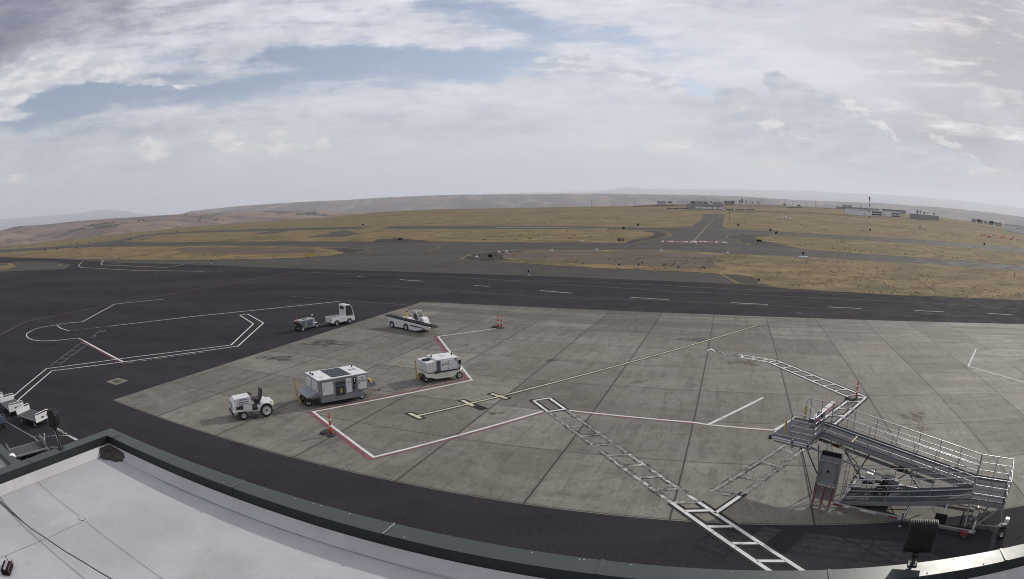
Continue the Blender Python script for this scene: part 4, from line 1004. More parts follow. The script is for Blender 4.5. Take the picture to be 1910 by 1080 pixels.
for sd_ in (1,):
    mb = MB(); mb.box((hb - .30, .64, .78), (.52, .30, .33), M['white'], ch=.02); bx_ = mb.build('step_box', t); mb = MB(); mb.box((hb - .30, .64, .952), (.50, .28, .012), M['grey']); mb.build('step_tread', bx_)
# rear fenders arching over the big wheels
for sd_ in (1, -1):
    mb = MB(); vs = []; n_ = 12
    for yy in (sd_ * .44, sd_ * .76):
        for rr_ in (.49, .455):
            for k in range(n_ + 1):
                a = rad(8 + 150 * k / n_); vs.append((-hb + rr_ * cos(a), yy, .42 + rr_ * sin(a)))
    s0 = n_ + 1; fs = []
    for k in range(n_):
        fs += [(k, k + 1, 2 * s0 + k + 1, 2 * s0 + k), (s0 + k, 3 * s0 + k, 3 * s0 + k + 1, s0 + k + 1), (k, s0 + k, s0 + k + 1, k + 1), (2 * s0 + k, 2 * s0 + k + 1, 3 * s0 + k + 1, 3 * s0 + k)]
    mb.add(vs, fs, M['white'], False); mb.box((-hb + .50, sd_ * .60, .62), (.06, .32, .34), M['white'], ch=.01); mb.build('rear_fender', t)
mb = MB(); mb.box((-hb - .12, 0, .74), (.82, .90, .34), M['white'], ch=.04); mb.box((-.1, 0, .56), (.62, .9, .05), M['dark']); mb.build('body', t)
mb = MB(); mb.box((-.30, 0, 1.04), (.56, .60, .16), M['seat'], ch=.04); mb.box((-.33, 0, .88), (.36, .4, .1), M['dark']); mb.build('seat', t)
mb = MB(); mb.box((-.62, 0, 1.38), (.14, .62, .64), M['seat'], R=RY(rad(-12)), ch=.04); mb.tube([(-.55, -.27, .95), (-.60, -.29, 1.15), (-.68, -.27, 1.45)], .015, M['alu'], 6); mb.tube([(-.55, .27, .95), (-.60, .29, 1.15), (-.68, .27, 1.45)], .015, M['alu'], 6); mb.build('backrest', t)
mb = MB(); mb.tube([(.22, 0, .70), (.10, 0, 1.30)], .03, M['dark'], 8); mb.box((.26, .0, .98), (.10, .5, .5), M['white'], R=RY(rad(-14)), ch=.02); sc_ = mb.build('steering_column', t)
mb = MB(); C0 = Vector((.07, 0, 1.40)); Rk = Matrix.Rotation(rad(-32), 3, 'Y')
mb.tube([C0 + Rk @ Vector((.19 * cos(a), .19 * sin(a), 0)) for a in [k * pi / 10 for k in range(21)]], .016, M['black'], 8, False)
for a in (0, 2.1, 4.2): mb.tube([C0, C0 + Rk @ Vector((.19 * cos(a), .19 * sin(a), 0))], .011, M['black'], 6)
mb.build('steering_wheel', sc_)
mb = MB(); mb.box((-hb - .58, 0, .62), (.14, .30, .26), M['white2'], ch=.02); mb.tube([(-hb - .62, 0, .50), (-hb - .74, 0, .50)], .05, M['dark'], 10); mb.build('hitch', t)
mb = MB(); mb.tube([(-hb - .70, .05, .45), (-hb - .70, .05, .98)], .018, M['yellow'], 8); mb.box((-hb - .70, .05, .68), (.03, .12, .22), M['yellow'], ch=.01); mb.build('hitch_lever', t)

# --- large ground power / air start unit
def place2(Rp, ang, wb, hw):
    R_ = G(*Rp, 0); d = Vector((cos(rad(ang)), sin(rad(ang)), 0)); l = Vector((-d.y, d.x, 0)); c = R_ + d * wb / 2 - l * hw
    return Vector((c.x, c.y, 0)), rad(ang), wb
loc, rz, wb = place2((676.5, 745), -141, 3.6, 1.12)
t = thing('ground_power_unit', 'large white and grey equipment cart with a black grille on its roof', 'power cart', loc, rz)
hb = wb / 2
for sd_ in (1, -1): wheel(t, hb, sd_ * .46, .28, .19, sd_, .56); wheel(t, -hb, sd_ * 1.04, .25, .18, sd_, .56)
X0, X1, ZB, ZT, HW = -hb - .46, -hb + 3.05, .24, 1.72, 1.18
mb = MB(); mb.box(((X0 + X1) / 2, 0, (.64 + ZT) / 2), (X1 - X0, 2 * HW, ZT - .64), M['grey'], ch=.03); mb.box(((X0 + X1) / 2 + .12, 0, .44), (X1 - X0 - .5, 2 * HW - .04, .40), M['grey'], ch=.02)
bd = mb.build('body', t)
mb = MB(); mb.box(((X0 + X1) / 2, 0, ZT + .014), (X1 - X0 + .03, 2 * HW + .03, .05), M['white'], ch=.015)
for k in range(14):
    for sd_ in (1, -1): mb.lathe([(.018, 0), (.014, .014)], M['dark'], Matrix.Translation((X0 + .1 + k * (X1 - X0 - .2) / 13, sd_ * (HW - .05), ZT + .038)), 6)
rp = mb.build('roof_panel', t)
gx0, gx1 = X1 - .3 * (X1 - X0), X1 - .69 * (X1 - X0)
mb = MB(); mb.box(((gx0 + gx1) / 2, 0, ZT + .042), (abs(gx1 - gx0), 2.0, .022), M['slate'])
for k in range(17): mb.box((min(gx0, gx1) + .04 + k * (abs(gx1 - gx0) - .08) / 16, 0, ZT + .058), (.012, 1.96, .014), M['dark'])
for k in range(4): mb.box(((gx0 + gx1) / 2, -.96 + k * .64, ZT + .062), (abs(gx1 - gx0), .02, .016), M['dark'])
mb.build('roof_grille', rp)
text_mesh('unit_number', '90', .62, M['slate'], rp, (X0 + .55, -.05, ZT + .045), (0, 0, pi), 0)
mb = MB()
for (x, y) in ((X1 - .22, -.25), (X1 - .18, -.62), (X0 + .25, -.72)): mb.lathe([(.05, 0), (.05, .05), (.035, .13), (.01, .15)], M['black'], Matrix.Translation((x, y, ZT + .035)), 12)
mb.tube([(X1 - .2, -.3, ZT + .08), (X1 - .1, -.45, ZT + .17), (X1 - .16, -.66, ZT + .08)], .03, M['black'], 8)
mb.box((X1 - .5, .55, ZT + .045), (.24, .08, .02), M['slate']); mb.build('exhaust_stack', rp)
def pd(name, x0, x1, z0, z1, m=None, **k): return door(m or M['white'], t, name, (-hb + (x0 + x1) / 2, HW + .012, (z0 + z1) / 2), (abs(x1 - x0), .03, z1 - z0), **k)
pd('side_door', 2.02, 2.80, .74, 1.54); pd('side_door', -.36, .28, .74, 1.62); pd('side_door', .73, 1.12, .66, 1.58, parent_handle=False)
dk = pd('louvre_panel', 1.20, 1.86, .56, 1.48, M['dark'], parent_handle=False)
mb = MB()
for k in range(13): mb.box((-hb + 1.53, HW + .032, .62 + k * .065), (.58, .012, .02), M['slate'])
mb.box((-hb + 1.50, HW + .04, .88), (.11, .02, .26), M['yellow']); mb.box((-hb + 1.53, HW + .04, 1.24), (.6, .02, .02), M['grey']); mb.build('louvre', dk)
mb = MB(); mb.box((-hb + .52, HW + .012, 1.36), (.20, .03, .44), M['black'], ch=.01); mb.lathe([(.05, 0), (.05, .012)], M['reflect'], Matrix.Translation((-hb + .52, HW + .03, 1.48)) @ Matrix.Rotation(-pi / 2, 4, 'X'), 14)
mb.lathe([(.04, 0), (.04, .012)], M['reflect'], Matrix.Translation((-hb + .52, HW + .03, 1.32)) @ Matrix.Rotation(-pi / 2, 4, 'X'), 14); mb.box((-hb + .56, HW + .016, .96), (.17, .03, .30), M['dark'], ch=.01); mb.box((-hb + .55, HW + .016, .70), (.12, .03, .12), M['slate'], ch=.01); mb.build('gauge_panel', t)
text_mesh('logo_lettering', 'SkyWest', .17, M['navy'], t, (-hb - .04, HW + .032, 1.30), (pi / 2, 0, pi), .25); text_mesh('unit_number', '90', .17, M['navy'], t, (-hb - .04, HW + .032, 1.47), (pi / 2, 0, pi), 0)
text_mesh('logo_lettering', 'SkyWest', .075, M['navy'], t, (-hb + .92, HW + .032, 1.34), (pi / 2, 0, pi), .25)
for y0 in (-.56, .56): door(M['white'], t, 'front_door', (X1 + .012, y0, 1.20), (.03, 1.02, .86))
mb = MB(); mb.prism([(X1 - .05, .60), (X1 + .02, .60), (X1 + .80, .66), (X1 + .80, .74), (X1 + .30, .80), (X1 + .02, .98), (X1 - .05, .98)], -.98, 1.02, M['grey']); fp = mb.build('front_platform', t, bevel=.01)
mb = MB()
for k in range(9): mb.prism([(X1 + .02 + k * .085, .66), (X1 + .06 + k * .085, .66), (X1 + .10 + k * .085, .74), (X1 + .06 + k * .085, .74)], 1.022, 1.032, M['black'] if k % 2 == 0 else M['sign_y'])
mb.build('hazard_stripe', fp)
mb = MB(); mb.box((hb, 0, .34), (.14, 1.5, .12), M['dark']); mb.box((hb + .05, .25, .52), (.5, .3, .16), M['dark'], ch=.03); mb.box((-hb, 0, .30), (.12, 1.5, .1), M['dark']); mb.build('axle', t)
mb = MB(); mb.box((X0 - .36, .25, .66), (.72, 1.1, .05), M['grey']); mb.box((X0 - .70, .25, .80), (.04, 1.1, .30), M['grey'], ch=.01); mb.box((X0 - .36, .82, .80), (.70, .04, .30), M['grey'], ch=.01); mb.box((X0 - .36, -.32, .80), (.70, .04, .30), M['grey']); mb.build('hose_tray', t)
mb = MB()
for k in range(4): mb.tube([(X0 - .36 + .20 * cos(a), .1 + .18 * k - .1 + .05 * sin(a * 2), .92 + .20 * sin(a)) for a in [j * pi / 8 for j in range(17)]], .035, M['yellow'] if k % 2 else M['black'], 8, False)
mb.tube([(X0 - .04, .5, 1.45), (X0 - .25, .55, 1.25), (X0 - .45, .6, .95), (X0 - .62, .6, .78)], .05, M['yellow'], 8); mb.build('air_hose', t)
mb = MB(); mb.tube([(X0 + .25, HW - .06, .35), (X0 + .18, HW + .05, .05)], .018, M['dark'], 6); mb.box((X0 + .36, HW + .06, .02), (.38, .14, .03), M['steel']); mb.build('wheel_chock', t)
mb = MB(); xa = hb + .34; mb.tube([(xa, .14, .40), (xa + .18, .14, .16), (xa + .30, .14, 1.70)], .030, M['yellow'], 8); mb.tube([(xa, -.14, .40), (xa + .18, -.14, .16), (xa + .30, .02, 1.66)], .028, M['yellow'], 8)
mb.tube([(xa + .20, -.12, .6), (xa + .20, .12, .6)], .022, M['yellow'], 8); mb.box((xa + .30, .10, 1.72), (.05, .07, .12), M['black'], ch=.01); mb.tube([(xa + .24, .13, 1.1), (xa + .12, .17, 1.05), (xa + .14, .17, .9)], .012, M['yellow'], 6)
mb.build('tow_bar', t)

# --- smaller power unit
loc, rz, wb = place2((856.5, 706), -148, 2.4, .80)
t = thing('ground_power_unit', 'smaller white wheeled power unit with a round black fan opening, inside the red-edged corner', 'power cart', loc, rz)
hb = wb / 2
for sd_ in (1, -1): wheel(t, hb, sd_ * .40, .26, .18, sd_, .56); wheel(t, -hb, sd_ * .80, .27, .20, sd_, .56)
X0, X1, HW = -hb - .14, -hb + 2.45, .82
mb = MB(); mb.prism([(X0 - .18, .40), (X0 + .5, .30), (X0 + .8, .22), (X0 + 1.9, .22), (X0 + 2.3, .36), (X1 + .05, .42), (X1 + .02, .66), (X0 - .2, .66)], -HW - .04, HW + .04, M['white2']); mb.build('chassis', t, bevel=.02)
mb = MB(); mb.box(((X0 + X1) / 2, 0, .69), (X1 - X0 - .1, 2 * HW, .10), M['slate']); mb.build('plinth', t)
mb = MB(); mb.prism([(X0, .74), (X0 + 1.88, .74), (X0 + 1.88, 1.60), (X0 + .16, 1.60), (X0 + .03, 1.50)], -HW, HW, M['white']); bd = mb.build('body', t, bevel=.03)
mb = MB(); mb.prism([(X0 + 1.88, .74), (X1, .74), (X1 + .06, 1.44), (X0 + 1.88, 1.50)], -HW, HW, M['white']); rd_ = mb.build('radiator_housing', t, bevel=.02)
mb = MB(); mb.lathe([(.34, 0), (.34, .03), (.30, .03), (.30, .01)], M['dark'], Matrix.Translation(((X0 + 1.95 + X1) / 2, 0, 1.48)) @ Matrix.Rotation(rad(3), 4, 'Y'), 20); mb.lathe([(.30, 0), (.30, .012)], M['black'], Matrix.Translation(((X0 + 1.95 + X1) / 2, 0, 1.485)), 20)
for k in range(9): mb.box(((X0 + 1.95 + X1) / 2, -.28 + .07 * k, 1.52), (.58, .012, .01), M['dark'])
mb.build('fan_opening', rd_)
mb = MB(); mb.box((X0 + 1.72, 0, 1.12), (.30, 2 * HW + .025, .80), M['slate'], ch=.01); mb.build('vent_band', t)
for (a, b) in ((.96, 1.55), (.28, .94)): door(M['white'], t, 'side_door', (X0 + (a + b) / 2, HW + .012, 1.13), (b - a - .02, .03, .72))
text_mesh('logo_lettering', 'SkyWest', .15, M['navy'], t, (X0 + 1.24, HW + .032, 1.22), (pi / 2, 0, pi), .25)
mb = MB(); mb.box((X0 + .40, HW + .03, 1.46), (.15, .012, .16), M['dark']); mb.build('gauge_panel', t); text_mesh('unit_number', '22', .13, M['reflect'], t, (X0 + .40, HW + .038, 1.46), (pi / 2, 0, pi), 0)
text_mesh('unit_number', '22', .50, M['grey'], t, (X0 + 1.0, -.1, 1.604), (0, 0, pi), 0)
mb = MB(); mb.box((X0 + .10, HW + .07, 1.24), (.18, .12, .30), M['black'], ch=.03)
mb.tube([(X0 + .12, HW + .09, 1.15), (X0 + .05, HW + .10, .95), (X0 + .18, HW + .10, .76), (X0 + .7, HW + .08, .72), (X0 + 1.7, HW + .08, .70), (X0 + 2.0, HW + .12, .66), (X0 + 2.2, HW + .14, .74), (X0 + 2.02, HW + .13, .86), (X0 + 1.86, HW + .1, .76)], .030, M['black'], 8); mb.build('power_cable', t)
mb = MB()
for p in ((X0 + .24, -.1, 1.6), (X0 + 1.80, -.2, 1.6)): mb.lathe([(.06, 0), (.06, .07), (.04, .12), (.01, .14)], M['black'], Matrix.Translation(p), 12)
mb.build('exhaust_stack', t)
mb = MB(); mb.box((hb, 0, .32), (.12, 1.1, .1), M['dark']); mb.box((-hb, 0, .32), (.12, 1.1, .1), M['dark']); mb.box((hb + .16, .1, .46), (.3, .5, .2), M['dark'], ch=.03); mb.box((-hb + .1, HW + .06, .02), (.4, .14, .03), M['steel']); mb.build('axle', t)
mb = MB(); xa = hb + .30
for sd_ in (1, -1): mb.tube([(xa, sd_ * .16, .42), (xa + .16, sd_ * .16, .14), (xa + .30, sd_ * .05, 1.44)], .028, M['yellow'], 8)
mb.tube([(xa + .1, .2, .3), (xa - .05, .3, .8)], .03, M['yellow'], 8); mb.box((xa + .30, .04, 1.46), (.05, .07, .12), M['black'], ch=.01); mb.tube([(xa + .2, -.14, .55), (xa + .2, .14, .55)], .022, M['yellow'], 8); mb.build('tow_bar', t)

# --- electric flatbed truck
loc, rz, wb = place((652, 603.2), (628.5, 607.2), -1, .58)
t = thing('electric_truck', 'small white flatbed truck with an upright cab at the edge of the slabs', 'utility truck', loc, rz)
wb = 1.7; hb = wb / 2
for sd_ in (1, -1):
    for x in (hb, -hb): wheel(t, x, sd_ * .56, .25, .17, sd_, .56)
mb = MB(); mb.prism([(-hb - .68, .30), (-hb - .32, .30), (-hb - .24, .48), (-hb - .1, .56), (-hb + .12, .56), (-hb + .28, .46), (-hb + .36, .30), (hb - .40, .32), (hb - .28, .50), (hb - .12, .57), (hb + .12, .56), (hb + .26, .44), (hb + .32, .28), (hb + .66, .30), (hb + .66, .78), (hb - .55, .82), (-hb - .68, .78)][::1], -.64, .64, M['white']); mb.build('body', t, bevel=.02)
mb = MB(); mb.box((-hb + .16, 0, .80), (1.62, 1.16, .04), M['grey']); mb.box((-hb - .66, 0, .88), (.04, 1.28, .16), M['white'], ch=.01)
for sd_ in (1, -1): mb.box((-hb + .16, sd_ * .62, .86), (1.64, .04, .14), M['white'], ch=.01)
mb.build('cargo_bed', t)
cx0 = hb - .52
mb = MB()
mb.box((cx0, 0, 1.38), (.05, 1.24, 1.14), M['white'], ch=.015)
for sd_ in (1, -1):
    mb.tube([(cx0 + .02, sd_ * .58, .8), (cx0 + .04, sd_ * .56, 2.0)], .035, M['white'], 8)
    mb.tube([(hb + .62, sd_ * .58, .35), (hb + .58, sd_ * .58, .9), (hb + .38, sd_ * .55, 1.65), (hb + .16, sd_ * .52, 2.02)], .04, M['white'], 8)
    mb.box((cx0 + .10, sd_ * .60, .62), (.22, .06, .55), M['white'], ch=.01)
mb.box((hb + .60, 0, .60), (.10, 1.22, .62), M['white'], R=RY(rad(-4)), ch=.03); cab_ = mb.build('cab', t)
mb = MB(); mb.prism([(cx0 - .05, 1.96), (hb + .22, 1.93), (hb + .12, 2.04), (cx0 + .05, 2.08)], -.61, .61, M['white']); mb.build('cab_roof', cab_, bevel=.02)
mb = MB(); mb.box((cx0 - .032, 0, 1.72), (.015, .74, .34), M['glass'], ch=.004); mb.build('rear_window', cab_)
mb = MB(); mb.add([(hb + .56, -.52, .95), (hb + .56, .52, .95), (hb + .19, .48, 1.95), (hb + .19, -.48, 1.95)], [(0, 1, 2, 3)], M['glass']); mb.build('windscreen', cab_)
for sd_ in (1, -1):
    mb = MB(); mb.add([(cx0 + .08, sd_ * .57, 1.0), (hb + .50, sd_ * .57, .98), (hb + .18, sd_ * .55, 1.88), (cx0 + .08, sd_ * .55, 1.90)], [(0, 1, 2, 3)], M['glass']); mb.build('side_window', cab_)
mb = MB(); mb.box((cx0 + .3, 0, .92), (.4, .95, .16), M['seat'], ch=.03); mb.box((cx0 + .12, 0, 1.2), (.1, .9, .5), M['seat'], ch=.03); mb.build('seat', cab_)
mb = MB(); mb.tube([(hb + .36, .25 + .16 * cos(a), 1.15 + .16 * sin(a)) for a in [k * pi / 8 for k in range(17)]], .014, M['black'], 6, False); mb.tube([(hb + .5, .25, .9), (hb + .36, .25, 1.15)], .02, M['black'], 6); mb.build('steering_wheel', cab_)
for sd_ in (1, -1):
    mb = MB(); mb.box((-hb - .69, sd_ * .50, .62), (.02, .12, .16), M['dark']); mb.box((-hb - .705, sd_ * .50, .62), (.012, .08, .07), M['red']); mb.build('tail_light', t)
mb = MB(); mb.box((-hb - .72, 0, .34), (.10, 1.1, .08), M['dark']); mb.box((-hb - .78, 0, .38), (.12, .12, .10), M['dark']); mb.build('rear_bumper', t)
text_mesh('logo_lettering', 'SkyWest', .09, M['navy'], t, (0, -.645, .62), (pi / 2, 0, 0), .25)
truck = (loc, rz, hb)

# --- tank cart coupled behind the truck
hit = loc + Matrix.Rotation(rz, 3, 'Z') @ Vector((-hb - .8, 0, 0))
Rn = G(565, 618, 0); fr = G(592.5, 611.5, 0); d = (fr - Rn).normalized(); crz = atan2(d.y, d.x); l = Vector((-d.y, d.x, 0))
org = (fr + Rn) / 2 + l * .55; chb = (fr - Rn).length / 2
t = thing('lavatory_cart', 'small grey and blue tank cart with an orange flag, coupled behind the white truck', 'service cart', org, crz)
for sd_ in (1, -1): wheel(t, -chb, sd_ * .54, .23, .14, sd_, .55); wheel(t, chb, sd_ * .40, .21, .14, sd_, .55)
mb = MB(); mb.box((0, 0, .30), (2 * chb + .3, .12, .08), M['steel']); mb.box((-chb, 0, .24), (.08, 1.0, .06), M['steel']); mb.box((chb, 0, .24), (.08, .75, .06), M['steel']); mb.box((0, 0, .33), (1.7, 1.0, .05), M['steel']); mb.build('chassis', t)
mb = MB(); mb.prism([(-chb + .25, .36), (.30, .36), (.62, 1.02), (-chb - .55, 1.02)], -.48, .48, M['slate']); mb.build('tank', t, bevel=.04)
mb = MB(); mb.box((-.32, 0, 1.06), (chb + .95, 1.02, .07), M['bgrey'], ch=.02); mb.lathe([(.15, 0), (.15, .05), (.11, .07)], M['black'], Matrix.Translation((-.45, -.1, 1.095)), 16); mb.box((-.1, -.1, 1.12), (.2, .06, .04), M['black']); mb.build('tank_lid', t)
mb = MB()
for sd_ in (1, -1): mb.prism([(-chb + .55, .36), (-.55, .36), (-.30, .95), (-.42, .95), (-.62, .55), (-.95, .95)][::1], sd_ * .485, sd_ * .50, M['steel'])
mb.prism([(-.2, .42), (.26, .42), (.5, .92), (-.02, .92)], -.50, -.485, M['blue']); mb.build('tank_frame', t)
mb = MB(); mb.box((.74, 0, .72), (.34, .70, .74), M['bgrey'], ch=.03); mb.build('pump_cabinet', t)
mb = MB(); mb.tube([(.80, -.1, 1.05), (.80, -.1, 1.32)], .04, M['dark'], 8); mb.lathe([(.001, -.09), (.06, -.07), (.09, 0), (.06, .07), (.001, .09)], M['white2'], Matrix.Translation((.80, -.1, 1.38)), 12); mb.build('filler_cap', t)
mb = MB(); mb.box((chb + .02, 0, .52), (.50, .62, .06), M['white2'], ch=.02); mb.box((chb - .2, 0, .42), (.06, .5, .2), M['white2']); mb.build('front_fender', t)
mb = MB(); mb.tube([(-chb - .50, -.35, .45), (-chb - .54, -.35, 1.75)], .014, M['dark'], 6); mb.prism([(-chb - .56, .85), (-chb - .44, .80), (-chb - .50, 1.55), (-chb - .57, 1.75)], -.36, -.34, M['orange']); mb.build('warning_flag', t)
lh = Matrix.Rotation(-crz, 3, 'Z') @ (hit - org)
mb = MB(); mb.tube([(chb + .1, 0, .28), (lh.x * .8 + .2, lh.y * .6, .20), (lh.x, lh.y, .38)], .032, M['alu'], 8); mb.build('tow_bar', t)

# --- belt loader
loc, rz, wb = place((758, 616.3), (731.8, 611.3), -1, .80)
t = thing('belt_loader', 'white belt loader with a long black conveyor belt and a yellow post', 'belt loader', loc, rz)
hb = wb / 2
for sd_ in (1, -1): wheel(t, hb, sd_ * .74, .32, .22, sd_, .56); wheel(t, -hb, sd_ * .74, .32, .22, sd_, .56)
mb = MB(); mb.prism([(-hb - .50, .26), (-hb - .42, .26), (-hb - .40, .5), (-hb - .25, .68), (-hb + .22, .68), (-hb + .38, .5), (-hb + .42, .20), (hb - .42, .20), (hb - .38, .5), (hb - .22, .68), (hb + .22, .68), (hb + .38, .5), (hb + .42, .14), (hb + 1.45, .14), (hb + 2.35, .34), (hb + 2.30, .46), (hb + .55, .50), (hb + .55, .86), (-hb - .52, .86)], -.86, .86, M['white']); mb.build('body', t, bevel=.02)
mb = MB(); mb.prism([(hb + .50, .46), (hb + 2.25, .42), (hb + 1.75, .72), (hb + 1.2, .80), (hb + .5, .80)], -.1, .82, M['white']); mb.build('nose', t, bevel=.02)
xa, za, xb, zb = -hb - 1.0, 1.12, hb + 3.75, .76
L_ = hypot(xb - xa, zb - za); ang = atan2(za - zb, xb - xa); Rb = RY(ang); cc = Vector(((xa + xb) / 2, -.46, (za + zb) / 2))
mb = MB()
for yy in (-.36, .36): mb.box(cc + Rb @ Vector((-.15, yy, -.14)), (L_ - .5, .05, .24), M['white'], R=Rb, ch=.01)
mb.box(cc + Rb @ Vector((-L_ / 2 + .12, -.36, -.10)), (.08, .07, .36), M['dark'], R=Rb); cf = mb.build('conveyor_frame', t)
mb = MB(); mb.box(cc + Rb @ Vector((0, 0, .03)), (L_, .72, .09), M['black'], R=Rb)
for k in range(34): mb.box(cc + Rb @ Vector((-L_ / 2 + .1 + k * (L_ - .2) / 33, 0, .057)), (.02, .60, .008), M['dark'], R=Rb)
mb.build('belt', cf)
mb = MB(); e_ = cc + Rb @ Vector((L_ / 2, 0, 0)); mb.tube([e_ + Vector((.05, -.42, -.02)), e_ + Vector((.05, .42, -.02))], .09, M['rubber'], 14); e2 = cc + Rb @ Vector((-L_ / 2, 0, 0)); mb.tube([e2 + Vector((0, -.38, 0)), e2 + Vector((0, .38, 0))], .06, M['dark'], 12); mb.build('end_roller', cf)
mb = MB(); mb.tube([(hb + .6, -.46, .5), (hb + 1.6, -.46, .78)], .05, M['dark'], 8); mb.tube([(hb + .45, -.46, .55), (hb + 2.3, -.46, .70)], .03, M['alu'], 8); mb.build('lift_cylinder', t)
mb = MB(); mb.box((-.2, .50, .92), (1.3, .62, .14), M['white'], ch=.03); mb.build('engine_cover', t)
mb = MB(); mb.prism([(hb + .72, .8), (hb + 1.75, .72), (hb + 1.62, 1.12), (hb + 1.42, 1.30), (hb + .98, 1.30)], .10, .82, M['white']); hd = mb.build('dashboard', t, bevel=.03)
mb = MB()
for zz in (1.16, 1.02): mb.box((hb + 1.20, .093, zz), (.30, .01, .05), M['navy'])
mb.build('lettering_plate', hd)
mb = MB()
for yy in (.10, .82): mb.tube([(hb + .0, yy, .9), (hb + .0, yy, 1.86), (hb + .52, yy, 1.82), (hb + .92, yy, 1.20)], .03, M['white'], 8)
mb.tube([(hb + .0, .1, 1.86), (hb + .0, .82, 1.86)], .03, M['white'], 8); mb.tube([(hb + .52, .1, 1.82), (hb + .52, .82, 1.82)], .03, M['white'], 8); cg = mb.build('driver_cage', t)
mb = MB(); mb.add([(hb + .55, .12, 1.78), (hb + .55, .80, 1.78), (hb + .90, .80, 1.24), (hb + .90, .12, 1.24)], [(0, 1, 2, 3)], M['clear']); mb.add([(hb + .03, .1, 1.0), (hb + .88, .1, 1.2), (hb + .50, .1, 1.78), (hb + .03, .1, 1.8)], [(0, 1, 2, 3)], M['clear']); mb.build('windscreen', cg)
mb = MB(); mb.box((hb + .30, .48, 1.0), (.42, .48, .14), M['seat'], ch=.03); mb.box((hb + .08, .48, 1.28), (.1, .46, .5), M['seat'], ch=.03); mb.build('seat', t)
mb = MB(); mb.tube([(hb + .95, .48 + .17 * cos(a), 1.40 + .17 * sin(a)) for a in [k * pi / 8 for k in range(17)]], .016, M['black'], 6, False); mb.build('steering_wheel', t)
mb = MB(); mb.box((-.28, .40, 1.30), (.11, .11, .95), M['yellow'], ch=.01); mb.box((-.10, .40, 1.22), (.07, .10, .78), M['yellow'], ch=.01); mb.box((-.20, .40, 1.78), (.26, .13, .05), M['white2']); mb.box((-.06, .40, 1.62), (.07, .1, .16), M['black']); mb.build('boom_rest_post', t)

# --- traffic delineator posts with their loose rubber weights
def post():
    t = thing('delineator_post', '', 'traffic post', (0, 0, 0), 0, 'orange and white delineator posts')
    mb = MB(); mb.lathe([(.30, 0), (.30, .045), (.26, .055), (.10, .07), (.09, .09)], M['rubber'], n=8, smooth=False); mb.build('base', t)
    mb = MB(); mb.lathe([(.085, .06), (.08, .30), (.062, 1.02), (.045, 1.12), (.042, 1.16)], M['orange'], n=16)
    ring = [(.045 * cos(a), 0, 1.22 + .07 * sin(a)) for a in [k * pi / 8 for k in range(17)]]; mb.tube(ring, .018, M['orange'], 8, False); pp = mb.build('post', t)
    for (z0, z1, r0, r1) in ((.46, .60, .080, .076), (.86, .98, .070, .067)):
        mb = MB(); mb.lathe([(r0, z0), (r1, z1)], M['reflect'], n=16); mb.build('reflective_band', pp)
    return t
p0 = post(); spots = [((618, 811.5), 'orange and white post at the corner of the near red and white box'), ((929.3, 611.3), 'left one of two orange posts side by side at the far white line'),
                      ((935.3, 611.5), 'right one of two orange posts side by side at the far white line'), ((1597, 744.5), 'orange and white post at the tip of the white walkway markings above the ramp')]
for i, (px, lab) in enumerate(spots):
    g_ = G(*px, 0); r = p0 if i == 0 else dup(p0, (0, 0, 0), 0, lab)
    r.location = (g_.x, g_.y, 0); r.rotation_euler = (rad(random.Random(i).uniform(-1.5, 1.5)), rad(random.Random(i + 9).uniform(-1.5, 1.5)), .4 * i); r['label'] = lab
for px, a, lab in (((607.5, 807.5), 65, 'black rubber weight lying beside the nearest orange post'), ((923.8, 610.3), 20, 'black rubber weight beside the pair of orange posts'), ((1584.5, 745), 100, 'black rubber weight beside the orange post above the ramp')):
    g_ = G(*px, 0); mb = MB(); mb.prism([(-.33, 0), (.33, 0), (.33, .10), (.22, .13), (-.22, .13), (-.33, .10)], -.17, .17, M['rubber']); mb.tube([(-.12, 0, .13), (-.1, 0, .18), (.1, 0, .18), (.12, 0, .13)], .015, M['rubber'], 6)
    o = mb.build('rubber_weight', None, (g_.x, g_.y, 0), bevel=.015); o.rotation_euler = (0, 0, rad(a)); tag(o, lab, 'rubber weight', 'black rubber weights')

